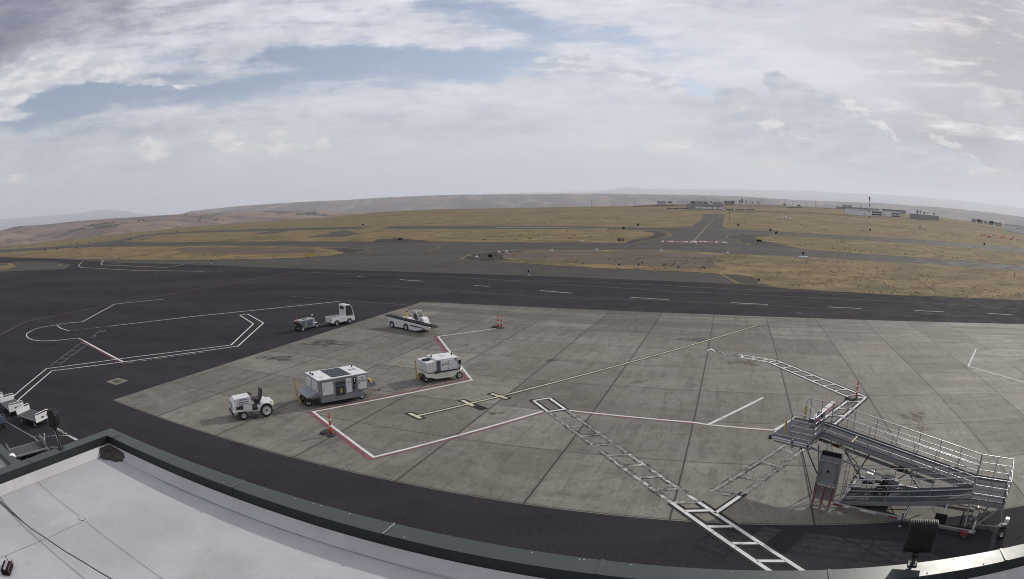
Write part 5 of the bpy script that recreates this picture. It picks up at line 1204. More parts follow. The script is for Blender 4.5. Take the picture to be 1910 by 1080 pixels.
# --- open baggage carts at the left
def bcart(deckm, panelm, blue=False):
    t = thing('baggage_cart', '', 'baggage cart', (0, 0, 0), 0, 'baggage carts parked at the left')
    Lc, Wc, zd = 2.75, 1.5, .52
    mb = MB(); mb.box((0, 0, zd - .03), (Lc, Wc, .05), deckm)
    for k in range(9): mb.box((0, -Wc / 2 + .1 + k * (Wc - .2) / 8, zd + .006), (Lc - .06, .035, .022), deckm)
    for sd_ in (1, -1): mb.box((0, sd_ * Wc / 2, zd - .02), (Lc + .04, .05, .10), M['steel'], ch=.01); 
    mb.build('deck', t)
    for sd_ in (1, -1):
        mb = MB(); w2 = Wc / 2; mb.prism([(-.02, zd - .12), (.02, zd - .12), (.02, zd + .34), (-.02, zd + .34)], -w2, w2, panelm, Matrix.Translation((sd_ * (Lc / 2 + .02), 0, 0)))
        mb.tube([(sd_ * (Lc / 2 + .02), -w2, zd - .1), (sd_ * (Lc / 2 + .02), -w2, zd + .36), (sd_ * (Lc / 2 + .02), -w2 + .12, zd + .46), (sd_ * (Lc / 2 + .02), w2 - .12, zd + .46), (sd_ * (Lc / 2 + .02), w2, zd + .36), (sd_ * (Lc / 2 + .02), w2, zd - .1)], .025, panelm, 8)
        ep = mb.build('end_panel', t)
        mb = MB(); mb.box((sd_ * (Lc / 2 + .045), 0, zd + .10), (.01, .34, .10), M['navy'] if sd_ > 0 else panelm); mb.box((sd_ * (Lc / 2 + .045), .48, zd + .12), (.012, .10, .10), M['red']); mb.build('name_plate', ep)
    for x in (Lc * .34, -Lc * .34):
        for sd_ in (1, -1): wheel(t, x, sd_ * (Wc / 2 - .14), .19, .12, sd_, .5)
        mb = MB(); mb.box((x, 0, .26), (.08, Wc - .3, .07), M['dark']); mb.box((x, 0, .38), (.3, .5, .12), M['dark']); mb.build('axle', t)
    mb = MB(); mb.tube([(Lc / 2, 0, .36), (Lc / 2 + .5, 0, .30), (Lc / 2 + .75, 0, .36)], .03, M['dark'], 8); mb.build('tow_bar', t)
    return t
def put_cart(t, c4, lab):
    P_ = [G(x, y, .52) for x, y in c4]; c = (P_[0] + P_[1] + P_[2] + P_[3]) / 4; d = (P_[2] + P_[3] - P_[0] - P_[1]); t.location = (c.x, c.y, 0); t.rotation_euler = (0, 0, atan2(d.y, d.x)); t['label'] = lab
M['deck_grey'] = mat('cart_deck', (.095, .092, .10), .6, dirt=.4, dscale=3)
c0 = bcart(M['deck_grey'], M['white']); put_cart(c0, ((32.6, 774), (56, 763.7), (86, 771), (72, 789.4)), 'white baggage cart with an empty grey deck and lettered end panel, beside the left floodlight')
c1 = dup(c0, (0, 0, 0), 0, ''); put_cart(c1, ((4, 752), (24, 744), (41, 757), (20, 767)), 'white baggage cart with a dark deck, second in the row behind the lettered one')
c2 = bcart(M['deck_grey'], M['grey']); put_cart(c2, ((34.7, 851), (20.8, 836.7), (62.5, 825), (80.6, 838)), 'baggage cart standing just beyond the green parapet with its ribbed deck half hidden')
c3 = bcart(M['blue'], M['blue']); put_cart(c3, ((-28, 775), (-14, 768), (2, 782), (-8, 796)), 'blue baggage cart at the far left, mostly out of view')
c4 = dup(c0, (0, 0, 0), 0, ''); put_cart(c4, ((-34, 738), (-14, 731), (2, 741), (-14, 750)), 'white baggage cart farthest left in the row, only its end panel showing')
# drain inlet in the asphalt
dp = [G(*p) for p in ((198, 711.5), (220, 704.6), (238.5, 709.5), (217.5, 717.5))]; c = sum(dp, Vector()) / 4
mb = MB(); mb.add([p - c + Vector((0, 0, -.016)) for p in dp], [(0, 3, 2, 1)], M['bbrown']); dr = mb.build('drain_collar', None, (c.x, c.y, 0)); tag(dr, kind='structure')
di = thing('drain_inlet', 'square iron drain grate in a pale concrete collar on the dark asphalt', 'drain', (c.x, c.y, -.014))
mb = MB(); mb.add([(p - c) * .62 for p in dp], [(0, 3, 2, 1)], M['dark']); mb.build('frame', di)
mb = MB(); a_, b_, c_, d_ = [(p - c) * .6 + Vector((0, 0, .004)) for p in dp]
for k in range(10): f = (k + .5) / 10; mb.tube([a_.lerp(b_, f), d_.lerp(c_, f)], .02, M['bbrown'], 4)
mb.build('grate', di)

# ------------------------------------------------------------------ switchback passenger boarding ramp
PH = -.854; t = thing('boarding_ramp', 'grey aluminium switchback passenger ramp with railings on wheels at the right', 'boarding ramp', (17.932, 15.252, 0), PH)
ZL, LA, LW, WR, L1, Z1, S1, L2, Z2 = 1.354, 1.9, 2.6, 1.27, 6.46, .10, 1.31, 8.41, 2.5
def deckp(name, s0, z0, s1, z1, t0, t1):
    mb = MB(); Ls = hypot(s1 - s0, z1 - z0); a = -atan2(z1 - z0, s1 - s0); c = Vector(((s0 + s1) / 2, (t0 + t1) / 2, (z0 + z1) / 2)); Rr = RY(a)
    mb.box(c + Rr @ Vector((0, 0, -.02)), (Ls, t1 - t0 - .08, .035), M['deck'], R=Rr)
    n_ = int(Ls / .9)
    for k in range(n_ + 1): mb.box(c + Rr @ Vector((-Ls / 2 + k * Ls / n_, 0, -.075)), (.05, t1 - t0 - .1, .07), M['steel'], R=Rr)
    rr2 = random.Random(int(Ls * 10))
    for k in range(int(Ls * 5)): mb.box(c + Rr @ Vector((rr2.uniform(-Ls / 2, Ls / 2), rr2.uniform(-.5, .5) * (t1 - t0 - .2), -.001)), (.012, .012, .003), M['alu'], R=Rr)
    dk = mb.build(name, t)
    mb = MB()
    for tt in (t0, t1): mb.box(c + Rr @ Vector((0, tt - (t0 + t1) / 2, -.045)), (Ls, .045, .19), M['steel'], R=Rr, ch=.008)
    mb.build('side_channel', dk)
    return dk
deckp('lower_ramp', -L1, Z1 + .04, 0, ZL, 0, WR); deckp('upper_ramp', -L2, Z2, 0, ZL, S1, LW); deckp('landing', .03, ZL, LA, ZL + .001, 0, LW); deckp('platform', -10.42, Z2, -L2 - .02, Z2 + .001, .10, 2.66)
mb = MB(); mb.box((.015, LW / 2, ZL + .01), (.04, LW, .03), M['yellow']); mb.box((-6.9, S1 + .64, Z2 - .19), (.05, 1.1, .012), M['yellow'], R=RY(rad(7.8))); mb.build('edge_stripe', t)
def rail(s0, t0, z0, s1, t1, z1, n, h=1.07, ends=(0, 0), levels=(1.07, .79, .53, .27), toe=True, r=.019):
    mb = MB(); a, b = Vector((s0, t0, z0)), Vector((s1, t1, z1)); up = Vector((0, 0, 1)); d = (b - a).normalized()
    for lv in levels: mb.tube([a + up * lv, b + up * lv], r * (1.15 if lv == levels[0] else .85), M['alu'], 8)
    for k in range(n + 1): p = a.lerp(b, k / n); mb.tube([p - up * .13, p + up * levels[0]], r, M['steel'], 8)
    o = mb.build('railing', t)
    if toe:
        mb = MB(); c = (a + b) / 2; L_ = (b - a).length; Rr = Matrix.Rotation(atan2(d.y, d.x), 3, 'Z') @ RY(-math.asin(d.z))
        mb.box(c + up * .06, (L_, .008, .13), M['slate'], R=Rr); mb.build('toe_board', o)
    return o
rail(-L1 + .05, .0, Z1 + .06, -.02, .0, ZL, 6); rail(-L1 + .05, WR, Z1 + .06, -.05, WR, ZL, 6)
rail(-L2, S1 + .0, Z2, -.05, S1 + .0, ZL, 7); rail(-L2, LW, Z2, -.02, LW, ZL, 7)
rail(.02, 0, ZL, LA, 0, ZL, 2, levels=(1.07, .72, .36)); rail(LA, .03, ZL, LA, LW - .03, ZL, 3, levels=(1.07, .72, .36)); rail(.02, LW, ZL, LA, LW, ZL, 2, levels=(1.07, .72, .36))
rail(-9.62, .18, Z2, -8.46, .18, Z2, 2, toe=False); rail(-9.62, 2.62, Z2, -8.44, LW, Z2, 2); rail(-8.44, .22, Z2, -8.44, S1 - .05, Z2, 2)
# rounded hand rails and yellow grips at the mouth of the platform
for tt in (.18, 2.62):
    mb = MB(); mb.tube([(-9.62, tt, Z2 + 1.07), (-9.80, tt, Z2 + 1.05), (-9.86, tt, Z2 + .92), (-9.82, tt, Z2 + .02)], .02, M['alu'], 8); mb.build('end_loop', t)
    mb = MB(); mb.tube([(-9.87, tt - .03, Z2 + .12), (-9.89, tt - .03, Z2 + .72)], .035, M['yellow'], 8); mb.build('safety_grip', t)
mb = MB(); mb.tube([(-9.4, 1.0, Z2 + .72), (-9.0, 1.6, Z2 + .78), (-8.45, 1.9, Z2 + .74)], .016, M['alu'], 6); mb.tube([(-9.62, 2.2, Z2 + .9), (-9.1, 1.4, Z2 + 1.0), (-8.44, .3, Z2 + 1.05)], .016, M['alu'], 6); mb.build('gate_bar', t)
mb = MB(); mb.box((-10.44, 1.5, Z2 + .01), (.05, 2.5, .06), M['reflect'], ch=.01); mb.build('platform_lip', t)
mb = MB(); mb.tube([(-10.46, .02, Z2 - .12), (-8.42, .02, Z2 - .12)], .055, M['alu'], 12); mb.tube([(-10.3, .08, Z2 - .30), (-8.42, .08, Z2 - .30)], .04, M['steel'], 10); mb.tube([(-9.4, -.04, Z2 - .2), (-8.42, -.04, Z2 - .2)], .035, M['alu'], 10)
for s in (-9.35, -8.55): mb.box((s, .03, Z2 - .2), (.10, .18, .42), M['steel'], ch=.015); mb.tube([(s, -.08, Z2 - .16), (s, .14, Z2 - .16)], .05, M['dark'], 12)
mb.build('bridge_extension_rail', t)
mb = MB(); mb.tube([(-10.54, .02, Z2 - .13), (-10.42, .02, Z2 - .13)], .105, M['rubber'], 18); mb.build('bumper_roller', t)
mb = MB(); mb.box((-9.1, 2.74, Z2 + .35), (.30, .16, .32), M['dark'], ch=.02); mb.build('control_box', t)
# folded bridge plate standing at the foot
mb = MB(); mb.box((-7.18, -.45, 1.70), (.98, .05, 1.42), M['grey'], ch=.008); pl_ = mb.build('bridge_plate', t)
mb = MB(); 
for s in (-7.68, -6.68): mb.box((s, -.47, 1.65), (.06, .10, 1.60), M['steel'], ch=.01)
for z in (2.05, 1.05): mb.box((-7.18, -.49, z), (1.06, .05, .05), M['steel'], ch=.01)
mb.tube([(-7.55, -.50, 1.10), (-7.55, -.50, 2.0)], .018, M['steel'], 6); mb.tube([(-6.82, -.50, 1.10), (-6.82, -.50, 2.0)], .018, M['steel'], 6)
mb.box((-7.18, -.44, 2.40), (.98, .09, .20), M['black'], ch=.01); mb.box((-7.22, -.485, 1.62), (.11, .012, .10), M['black']); mb.build('plate_frame', pl_)
mb = MB(); mb.box((-7.20, -.36, .55), (1.02, .04, .62), M['steel'], R=RX(rad(-6)), ch=.01); 
for k in range(5): mb.tube([(-7.7, -.40, .28 + k * .13), (-6.7, -.40, .28 + k * .13)], .015, M['steel'], 6)
mb.build('lower_flap', t)
for s in (-7.62, -7.20, -6.80):
    mb = MB(); mb.box((s, -.60, .50), (.085, .07, .90), M['red'], R=RX(rad(-10)), ch=.01); mb.box((s - .07, -.58, .98), (.03, .05, .2), M['steel']); mb.box((s + .07, -.58, .98), (.03, .05, .2), M['steel']); mb.box((s, -.66, .06), (.14, .12, .08), M['steel'], ch=.01); mb.build('hinge_finger', t)
for s0 in (-7.62, -6.52):
    mb = MB(); mb.tube([(s0, .10, .30), (s0 - .02, .02, 2.50), (s0 + .04, .0, 2.62), (s0 + .14, .02, 2.58), (s0 + .16, .08, .5)], .02, M['alu'], 8); mb.tube([(s0 + .1, .05, 1.9), (s0 - .05, -.42, 1.7)], .015, M['alu'], 6); mb.build('hand_hoop', t)
# undercarriage
mb = MB()
for tt in (-.62, 2.55): mb.box((-2.9, tt, .30), (7.4, .09, .14), M['steel'], ch=.01)
for s in (-6.4, -3.1, .6): mb.box((s, .96, .30), (.09, 3.2, .12), M['steel'], ch=.01)
cr_ = mb.build('chassis_frame', t)
mb = MB()
for tt in (-.62,):
    for k, s in enumerate((-6.35, -5.0, -3.6, .1)): mb.box((s, tt - .048, .31), (.45, .008, .07), M['red'] if k != 1 else M['reflect']); mb.box((s + .42, tt - .048, .31), (.30, .008, .07), M['reflect'])
mb.build('reflective_tape', cr_)
mb = MB(); mb.tube([(-8.95, 1.9, 2.05), (-2.25, 1.9, 1.05)], .075, M['grey'], 10); mb.tube([(-8.95, .7, 2.05), (-4.2, 1.0, 1.2)], .05, M['grey'], 8); bm_ = mb.build('lift_boom', t)
mb = MB()
for s in (-7.9, -4.6): f = (s + 8.95) / 6.7; mb.tube([(s, 1.9, 2.05 - f), (s + .35, 1.9, 2.05 - f - .052)], .078, M['red'], 10); mb.tube([(s + .35, 1.9, 2.05 - f - .052), (s + .65, 1.9, 2.05 - f - .097)], .078, M['reflect'], 10)
mb.build('reflective_tape', bm_)
mb = MB(); mb.tube([(-5.70, 1.9, 1.98), (-4.9, 1.9, 1.72)], .10, M['dark'], 12); mb.tube([(-4.9, 1.9, 1.72), (-4.1, 1.9, 1.46)], .05, M['alu'], 10); mb.box((-5.75, 1.9, 1.92), (.14, .34, .26), M['grey'], ch=.02); mb.box((-4.15, 1.9, 1.42), (.30, .36, .22), M['dark'], ch=.02); mb.build('hydraulic_cylinder', t)
def strut(name, pts, r, m=None): mb = MB(); mb.tube(pts, r, m or M['dark'], 8); return mb.build(name, t)
strut('strut', [(-9.12, .3, 2.36), (-8.05, .3, .06)], .022); strut('strut', [(-8.95, .34, 2.38), (-8.30, .9, .95), (-8.0, 1.2, .35)], .03); strut('strut', [(-8.5, 1.35, 1.95), (-8.15, .9, 1.1), (-7.9, .1, .28)], .025)
strut('strut', [(-8.55, .9, 1.45), (-8.1, .6, 1.62)], .018, M['alu']); strut('strut', [(-5.80, 1.35, 2.08), (-6.40, 1.35, .72), (-6.55, 1.35, .34)], .032)
strut('strut', [(-8.3, 2.45, 2.38), (-6.3, 2.45, .35)], .035); strut('strut', [(-6.2, 2.5, 2.12), (-8.0, 2.5, .9), (-8.35, 2.5, 2.36)], .022); strut('strut', [(-8.9, 2.5, 2.36), (-6.6, 2.1, 1.2), (-6.1, 2.0, .4)], .02)
strut('strut', [(-4.0, 1.4, 1.8), (-2.4, 1.4, .4)], .03); strut('strut', [(-3.0, 2.5, 1.66), (-4.6, 2.5, .4)], .03); strut('cross_brace', [(-7.0, .9, 1.52), (-6.4, 2.1, 1.6), (-5.4, 2.4, 1.7)], .016)
strut('tie_rod', [(-7.6, .5, .62), (-6.3, .9, .66), (-4.5, 1.6, .62), (-3.1, 1.7, .40)], .03, M['alu']); strut('tie_rod', [(-7.5, .8, .40), (-5.9, 1.4, .38)], .026, M['alu'])
strut('support_leg', [(-2.95, .2, .72), (-3.1, -.5, .3)], .04, M['alu']); strut('support_leg', [(-1.11, .02, 1.05), (-1.17, -.45, .32)], .045, M['alu']); strut('support_leg', [(0.0, .03, 1.25), (.15, -.3, .32)], .05, M['steel']); strut('support_leg', [(1.8, .1, 1.25), (.55, -.35, .34)], .04, M['steel']); strut('support_leg', [(1.5, 1.4, 1.25), (.5, -.3, .36)], .035, M['steel'])
strut('support_leg', [(0.0, 2.55, 1.25), (-.1, 2.55, .3)], .05, M['steel']); strut('support_leg', [(1.8, 2.5, 1.25), (.6, 2.5, .34)], .04, M['steel']); strut('support_leg', [(-4.6, .1, .38), (-4.6, .1, .28)], .05, M['steel'])
# road wheels, engine and steering
for tt in (2.30, .95):
    wheel(t, -4.75, tt, .36, .22, 1 if tt > 1 else -1, .55, 'road_wheel')
    mb = MB(); vs = []
    for yy in (tt - .14, tt + .14):
        for r_ in (.46, .43): vs += [(-4.75 + r_ * cos(a), yy, .38 + r_ * sin(a)) for a in [rad(5 + 170 * k / 10) for k in range(11)]]
    fs = []
    for k in range(10): fs += [(k, k + 1, 22 + k + 1, 22 + k), (11 + k, 33 + k, 34 + k, 12 + k), (k, 11 + k, 12 + k, k + 1), (22 + k, 23 + k, 34 + k, 33 + k)]
    mb.add(vs, fs, M['black'], False); mb.build('wheel_fender', t)
mb = MB(); mb.box((-4.75, 1.6, .36), (.12, 1.3, .10), M['dark']); mb.box((-4.35, 1.9, .62), (.50, .34, .44), M['grey'], ch=.03); mb.build('axle', t)
mb = MB(); mb.prism([(-5.95, .55), (-5.45, .55), (-5.45, .80), (-5.55, .92), (-5.90, .95)], 1.75, 2.25, M['white']); mb.build('engine_hood', t, bevel=.03)
mb = MB(); mb.box((-5.7, 2.0, .47), (.6, .56, .14), M['dark']); mb.tube([(-5.2, 1.8, .45), (-4.7, 1.5, .78), (-4.2, 1.6, .7)], .03, M['black'], 8); mb.build('power_pack', t)
for (s, tt) in ((-3.1, -.62), (.3, -.5)):
    mb = MB(); mb.tube([(s, tt - .1, .10), (s, tt - .1, .62)], .035, M['dark'], 8); mb.lathe([(.09, 0), (.09, .02), (.03, .04)], M['steel'], Matrix.Translation((s, tt - .1, 0)), 12); mb.tube([(s - .1, tt - .1, .62), (s + .12, tt - .1, .64)], .012, M['steel'], 6); mb.build('stabiliser_jack', t)
mb = MB(); mb.box((-1.22, -.45, .52), (.62, .03, .48), M['black'], R=RX(rad(-20)), ch=.01); mb.build('mud_flap', t)
mb = MB(); mb.box((.52, .35, .72), (.30, .24, .30), M['white2'], ch=.03); mb.box((.64, -.35, .42), (.09, .16, .40), M['white2'], ch=.02); mb.box((.25, -.7, .22), (.4, .2, .2), M['red'], ch=.02); mb.build('battery_box', t)
mb = MB(); mb.tube([(.15, .9, .72), (1.55, .55, .72)], .03, M['alu'], 8); mb.tube([(-.6, .6, .80), (.1, .65, .76)], .028, M['alu'], 8); mb.tube([(.3, -.1, .55), (.55, .2, .62)], .028, M['alu'], 8); mb.build('steering_bar', t)
wheel(t, 2.30, .18, .22, .15, 1, .5, 'tow_wheel'); wheel(t, 2.30, -.22, .22, .15, -1, .5, 'tow_wheel')
mb = MB(); mb.box((2.28, -.02, .50), (.30, .34, .14), M['dark'], ch=.03); mb.tube([(2.1, 0, .56), (1.8, .1, 1.20)], .05, M['steel'], 8); mb.tube([(.6, .0, .34), (2.3, 0, .42)], .035, M['steel'], 8); mb.build('tow_fork', t)
mb = MB(); mb.box((2.34, .0, .76), (.26, .26, .20), M['white'], ch=.03)
for yy in (-.20, -.06): mb.lathe([(.001, -.065), (.05, -.045), (.07, 0), (.05, .045), (.001, .065)], M['white'], Matrix.Translation((1.98 + (yy + .2) * .6, yy - .04, .60)), 14)
mb.build('hydraulic_tank', t)

# ------------------------------------------------------------------ airfield furniture and distant things
def at(px, off=0.): p = G(*px); return Vector((p.x, p.y, p.z + off))
def face(p): return atan2(p.y, p.x) - pi / 2          # local -y looks at the origin
def pxm(p): return p.length / 1130.                     # metres per photo pixel there
def box_sign(px, wpx, hpx, m, lab, txt=None, tm=None, skew=.0):
    p = at(px); k = pxm(p); w_, h_ = wpx * k, hpx * k
    t = thing('airfield_sign', lab, 'airfield sign', p, face(p) + skew, 'signs beside the taxiways')
    mb = MB(); mb.box((0, 0, h_ / 2 + .18), (w_, .22, h_), M['black'], ch=.03); mb.box((0, -.112, h_ / 2 + .18), (w_ - .14, .02, h_ - .14), m); mb.build('panel', t)
    mb = MB(); 
    for x in (-.36, .36): mb.tube([(x * w_, 0, 0), (x * w_, 0, .2)], .05, M['dark'], 8)
    mb.build('leg', t)
    if txt: text_mesh('lettering', txt, h_ * .62, tm, t, (0, -.126, h_ / 2 + .18), (pi / 2, 0, 0))
box_sign((578, 479), 15, 4.4, M['sign_y'], 'black and yellow taxiway sign on the left grass by the apron', 'A D', M['black']); box_sign((1158, 450), 13, 4, M['red'], 'red runway sign at the edge of the middle grass', '12-30', M['reflect'])
box_sign((914.5, 481), 7, 5, M['black'], 'square black sign on the gravel at the tip of the near grass'); box_sign((746, 448), 9, 3, M['black'], 'low black sign beside the taxiway in the middle distance')
box_sign((1416, 451.5), 9.5, 3.6, M['black'], 'black sign by the right hand taxiway corner'); box_sign((1377, 421.3), 4.5, 2.4, M['black'], 'small dark sign right of the far taxiway', skew=.2)
small = [(144, 456), (167, 454), (243, 449), (329, 433), (106, 465), (142.8, 464), (84, 468), (38, 461), (677, 421), (190, 444), (500, 413.6), (498, 415)]
def marker(px, lab, grp='distant runway edge markers', h=1.1, w_=1.2):
    p = at(px); mb = MB(); mb.box((0, 0, h / 2 + .15), (w_, .18, h - .2), M['black'], ch=.04)
    for x in (-.3, .3): mb.tube([(x * w_, 0, 0), (x * w_, 0, .3)], .04, M['dark'], 6)
    o = mb.build('edge_marker', None, p); o.rotation_euler = (0, 0, face(p)); tag(o, lab, 'marker board', grp); return o
names = ['above the left grass', 'on the far left field', 'where the two runways part', 'on the upper left grass', 'at the far left end of the field', 'by the gravel at far left', 'at the left runway bend', 'on the skyline at far left', 'black and round in the middle field', 'on the upper left verge', 'on the far skyline', 'below the skyline one']
for q, nm in zip(small, names): marker(q, 'tiny dark marker board standing ' + nm)
def light(px, lab, h=.42, r=.16, m=None, grp='taxiway edge lights'):
    p = at(px); t = thing('edge_light', lab, 'edge light', p, 0, grp)
    mb = MB(); mb.lathe([(r * 1.8, 0), (r * 1.8, .05), (r * .5, .08), (r * .45, h * .6)], M['bgrey'], n=10); mb.build('stem', t)
    mb = MB(); mb.lathe([(r * .8, h * .6), (r, h * .7), (r * .8, h), (r * .2, h * 1.12)], m or M['blue'], n=10); mb.build('lens', t); return t
for q, nm in (((1155, 500.5), 'first of the row along the near grass edge'), ((1191, 500.5), 'second of the row along the near grass edge'), ((1265, 505), 'third of the row along the near grass edge'), ((1415, 530), 'beside the dark gravel corner'), ((208, 485), 'left one of the pair at the left grass edge'), ((222, 485.5), 'right one of the pair at the left grass edge'), ((191, 483), 'on the left grass edge'), ((121, 482), 'farthest left on the grass edge'), ((394, 492), 'small one on the greenish asphalt'), ((986, 514), 'on the old asphalt in the middle')):
    light(q, 'small dark edge light, ' + nm, h=.9, r=.17, m=M['black'])
for q, nm in (((931, 472.8), 'left white one on the gravel tip'), ((944.5, 471.6), 'right white one on the gravel tip'), ((889, 481.5), 'white one at the gravel point'), ((1029, 469.5), 'first beyond the near grass'), ((1112.5, 467.8), 'second beyond the near grass'), ((1233, 469.6), 'third beyond the near grass'), ((1357, 474.2), 'fourth beyond the near grass'), ((1085, 451), 'on the middle grass edge')):
    light(q, 'pale taxiway light, ' + nm, h=.5, r=.38, m=M['bwhite'])
for q, nm in (((1437, 432), 'first by the runway at right'), ((1448, 437), 'second by the runway at right'), ((1836, 457.5), 'dark box by the runway at far right'), ((1623, 431), 'below the white mast'), ((1163, 428.2), 'at the end of the white stripe'), ((1190, 421.5), 'just above the middle runway')):
    marker(q, 'small dark marker board standing ' + nm, h=1.3, w_=1.1)
# white equipment box with lamp between the grass areas
p = at((1498, 480)); t = thing('equipment_cabinet', 'low white equipment box with a dark lamp at the right taxiway edge', 'cabinet', p, face(p))
mb = MB(); mb.box((0, -.4, .16), (2.6, 1.0, .32), M['bwhite'], ch=.03); mb.build('cover', t); mb = MB(); mb.tube([(0, .4, 0), (0, .4, 1.0)], .12, M['dark'], 8); mb.box((0, .4, 1.1), (.7, .3, .4), M['black'], ch=.04); mb.build('lamp', t)
p = at((1892.5, 517)); t = thing('marker_post', 'thin black post in the right hand grass', 'post', p, 0); mb = MB(); mb.tube([(0, 0, 0), (0, 0, 1.15)], .06, M['black'], 8); mb.build('stake', t); mb = MB(); mb.box((0, 0, .9), (.34, .1, .42), M['black'], ch=.02); mb.build('plate', t)
# anemometer / wind mast in red and white
p = at((1622, 413.5)); k = pxm(p); H_ = 42 * k; t = thing('wind_mast', 'tall red and white lattice mast in front of the white hangar office', 'mast', p, 0)
for i in range(8):
    mb = MB(); m_ = M['red'] if i % 2 else M['bwhite']; z0, z1 = H_ * i / 8, H_ * (i + 1) / 8; w_ = .42 * (1 - i * .08)
    for (x, y) in ((w_, w_), (-w_, w_), (w_, -w_), (-w_, -w_)): mb.tube([(x, y, z0), (x * .93, y * .93, z1)], .09, m_, 6)
    for (a, b) in (((w_, w_), (-w_, w_)), ((-w_, w_), (-w_, -w_)), ((-w_, -w_), (w_, -w_)), ((w_, -w_), (w_, w_))): mb.tube([(*a, z0), (*b, z1)], .05, m_, 5)
    mb.build('mast_section', t)
mb = MB(); mb.box((0, 0, H_ - .4), (1.5, 1.5, .2), M['dark']); mb.lathe([(.5, 0), (.7, .6), (.5, 1.2), (.15, 1.5)], M['black'], Matrix.Translation((0, 0, H_ - .3)), 12); mb.tube([(.6, 0, H_ - 2.5), (.6, 0, H_ - .5)], .3, M['red'], 8); mb.build('beacon', t)
p = at((1462, 407)); t = thing('wind_cone', 'small wind cone with white ground markers in the upper right field', 'wind cone', p, face(p))
mb = MB(); mb.tube([(0, 0, 0), (0, 0, 5.0)], .15, M['bwhite'], 8); mb.build('pole', t); mb = MB(); mb.tube([(0, 0, 4.6), (1.2, 0, 4.3), (2.6, 0, 3.5)], [.55, .45, .25], M['orange'], 12); mb.build('sock', t)
mb = MB(); 
for a in range(10): mb.box((7 * cos(a * .628), 7 * sin(a * .628), .25), (1.8, .8, .5), M['bwhite'], R=RZ(a * .628 + 1.57))
mb.box((2.2, 0, .9), (1.6, 1.4, 1.8), M['bwhite'], ch=.05); mb.build('ground_marker', t)
p = at((1716, 427)); t = thing('equipment_shed', 'tiny grey shed on stilts in the right field', 'shed', p, face(p)); mb = MB(); mb.box((0, 0, 1.6), (1.8, 1.2, 1.3), M['bgrey'], ch=.03); mb.build('cabin', t); mb = MB()
for x in (-.7, .7): mb.tube([(x, 0, 0), (x, 0, 1.)], .08, M['dark'], 6)
mb.build('leg', t)
# dark substation things right of the taxiway
p = at((1361, 413)); t = thing('antenna_mast', 'thin dark antenna pole on the grass right of the far taxiway', 'antenna', p, 0); mb = MB(); mb.tube([(0, 0, 0), (0, 0, 8.5)], .14, M['dark'], 6); mb.build('pole', t); mb = MB(); mb.tube([(-.8, 0, 8), (.8, 0, 8)], .08, M['dark'], 5); mb.tube([(-.6, 0, 7), (.6, 0, 7)], .08, M['dark'], 5); mb.build('crossarm', t)
M['barr'] = mat('barricade_red', (.55, .12, .11), .7, spec=.1)
# red and white barricades
for i, (x, y, w_) in enumerate(((1831, 440.5, 5), (1837.5, 439.2, 4), (1845, 443, 10), (1853.5, 440, 5), (1867, 444, 7), (1872, 442.5, 6), (1889, 443.8, 6), (1886, 447.5, 7), (1898, 447.8, 4))):
    p = at((x, y)); k = pxm(p); W_ = w_ * k * .95
    t = thing('barricade', ['first', 'second', 'third', 'fourth', 'fifth', 'sixth', 'seventh', 'eighth', 'ninth'][i] + ' from the left of the low red and white barricades far right', 'barricade', p, face(p) + .2 * ((i * 7) % 3 - 1), 'red and white barricades in the right field')
    mb = MB(); mb.prism([(-.4, 0), (.4, 0), (.25, .5), (.12, 1.0), (-.12, 1.0), (-.25, .5)], -W_ / 2, W_ / 2, M['barr'], Matrix.Rotation(pi / 2, 4, 'Z')); mb.build('body', t)
    mb = MB(); n_ = max(2, int(W_ / 1.4))
    for q in range(n_): mb.prism([(-.41, .02), (.41, .02), (.26, .51)], 0, .9, M['bwhite'], Matrix.Translation((-W_ / 2 + (q + .3) * W_ / n_ + .3, 0, 0)) @ Matrix.Rotation(pi / 2, 4, 'Z'))
    mb.build('white_stripe', t)
# buildings -----------------------------------------------------------
def bld(name, lab, px0, px1, hpx, depth, wallm, roofm, rows=(), roof='flat', doors=(), cat='building', rot=0., group=None):
    a, b = at(px0), at(px1); c = (a + b) / 2; k = pxm(c); w_ = (b - a).length; h = hpx * k; z0 = min(a.z, b.z)
    d = (b - a).normalized(); rz = atan2(d.y, d.x)
    t = thing(name, lab, cat, (c.x, c.y, z0 - .3), rz, group)
    mb = MB(); mb.box((0, depth / 2, h / 2), (w_, depth, h), wallm); mb.build('wall', t)
    mb = MB()
    if roof == 'flat': mb.box((0, depth / 2, h + .15), (w_ + .6, depth + .6, .35), roofm)
    elif roof == 'gable': mb.prism([(-.5, h), (depth + .5, h), (depth / 2, h + depth * .16)], -w_ / 2 - .4, w_ / 2 + .4, roofm, Matrix.Rotation(pi / 2, 4, 'Z') @ Matrix.Scale(-1, 4, (0, 1, 0)))
    elif roof == 'barrel': mb.prism([(-w_ / 2, h)] + [(-w_ / 2 * cos(q), h + w_ * .09 * sin(q)) for q in [pi * j / 12 for j in range(1, 12)]] + [(w_ / 2, h)], 0, depth, roofm)
    mb.build('roof', t)
    for (x0, x1, z0_, z1, m_) in rows:
        mb = MB(); mb.box(((x0 + x1 - 1) / 2 * w_, -.05, (z0_ + z1) / 2 * h), ((x1 - x0) * w_, .14, (z1 - z0_) * h), m_); n_ = max(2, int((x1 - x0) * w_ / 3))
        f = mb.build('window', t); mb = MB()
        for q in range(1, n_): mb.box(((x0 - .5) * w_ + q * (x1 - x0) * w_ / n_, -.14, (z0_ + z1) / 2 * h), (.16, .06, (z1 - z0_) * h), wallm)
        mb.build('mullion', f)
    for (x0, x1, z1) in doors:
        mb = MB(); mb.box(((x0 + x1 - 1) / 2 * w_, -.05, z1 / 2 * h), ((x1 - x0) * w_, .16, z1 * h), M['bgrey']); mb.build('door', t)
    return t
gl = M['dark']
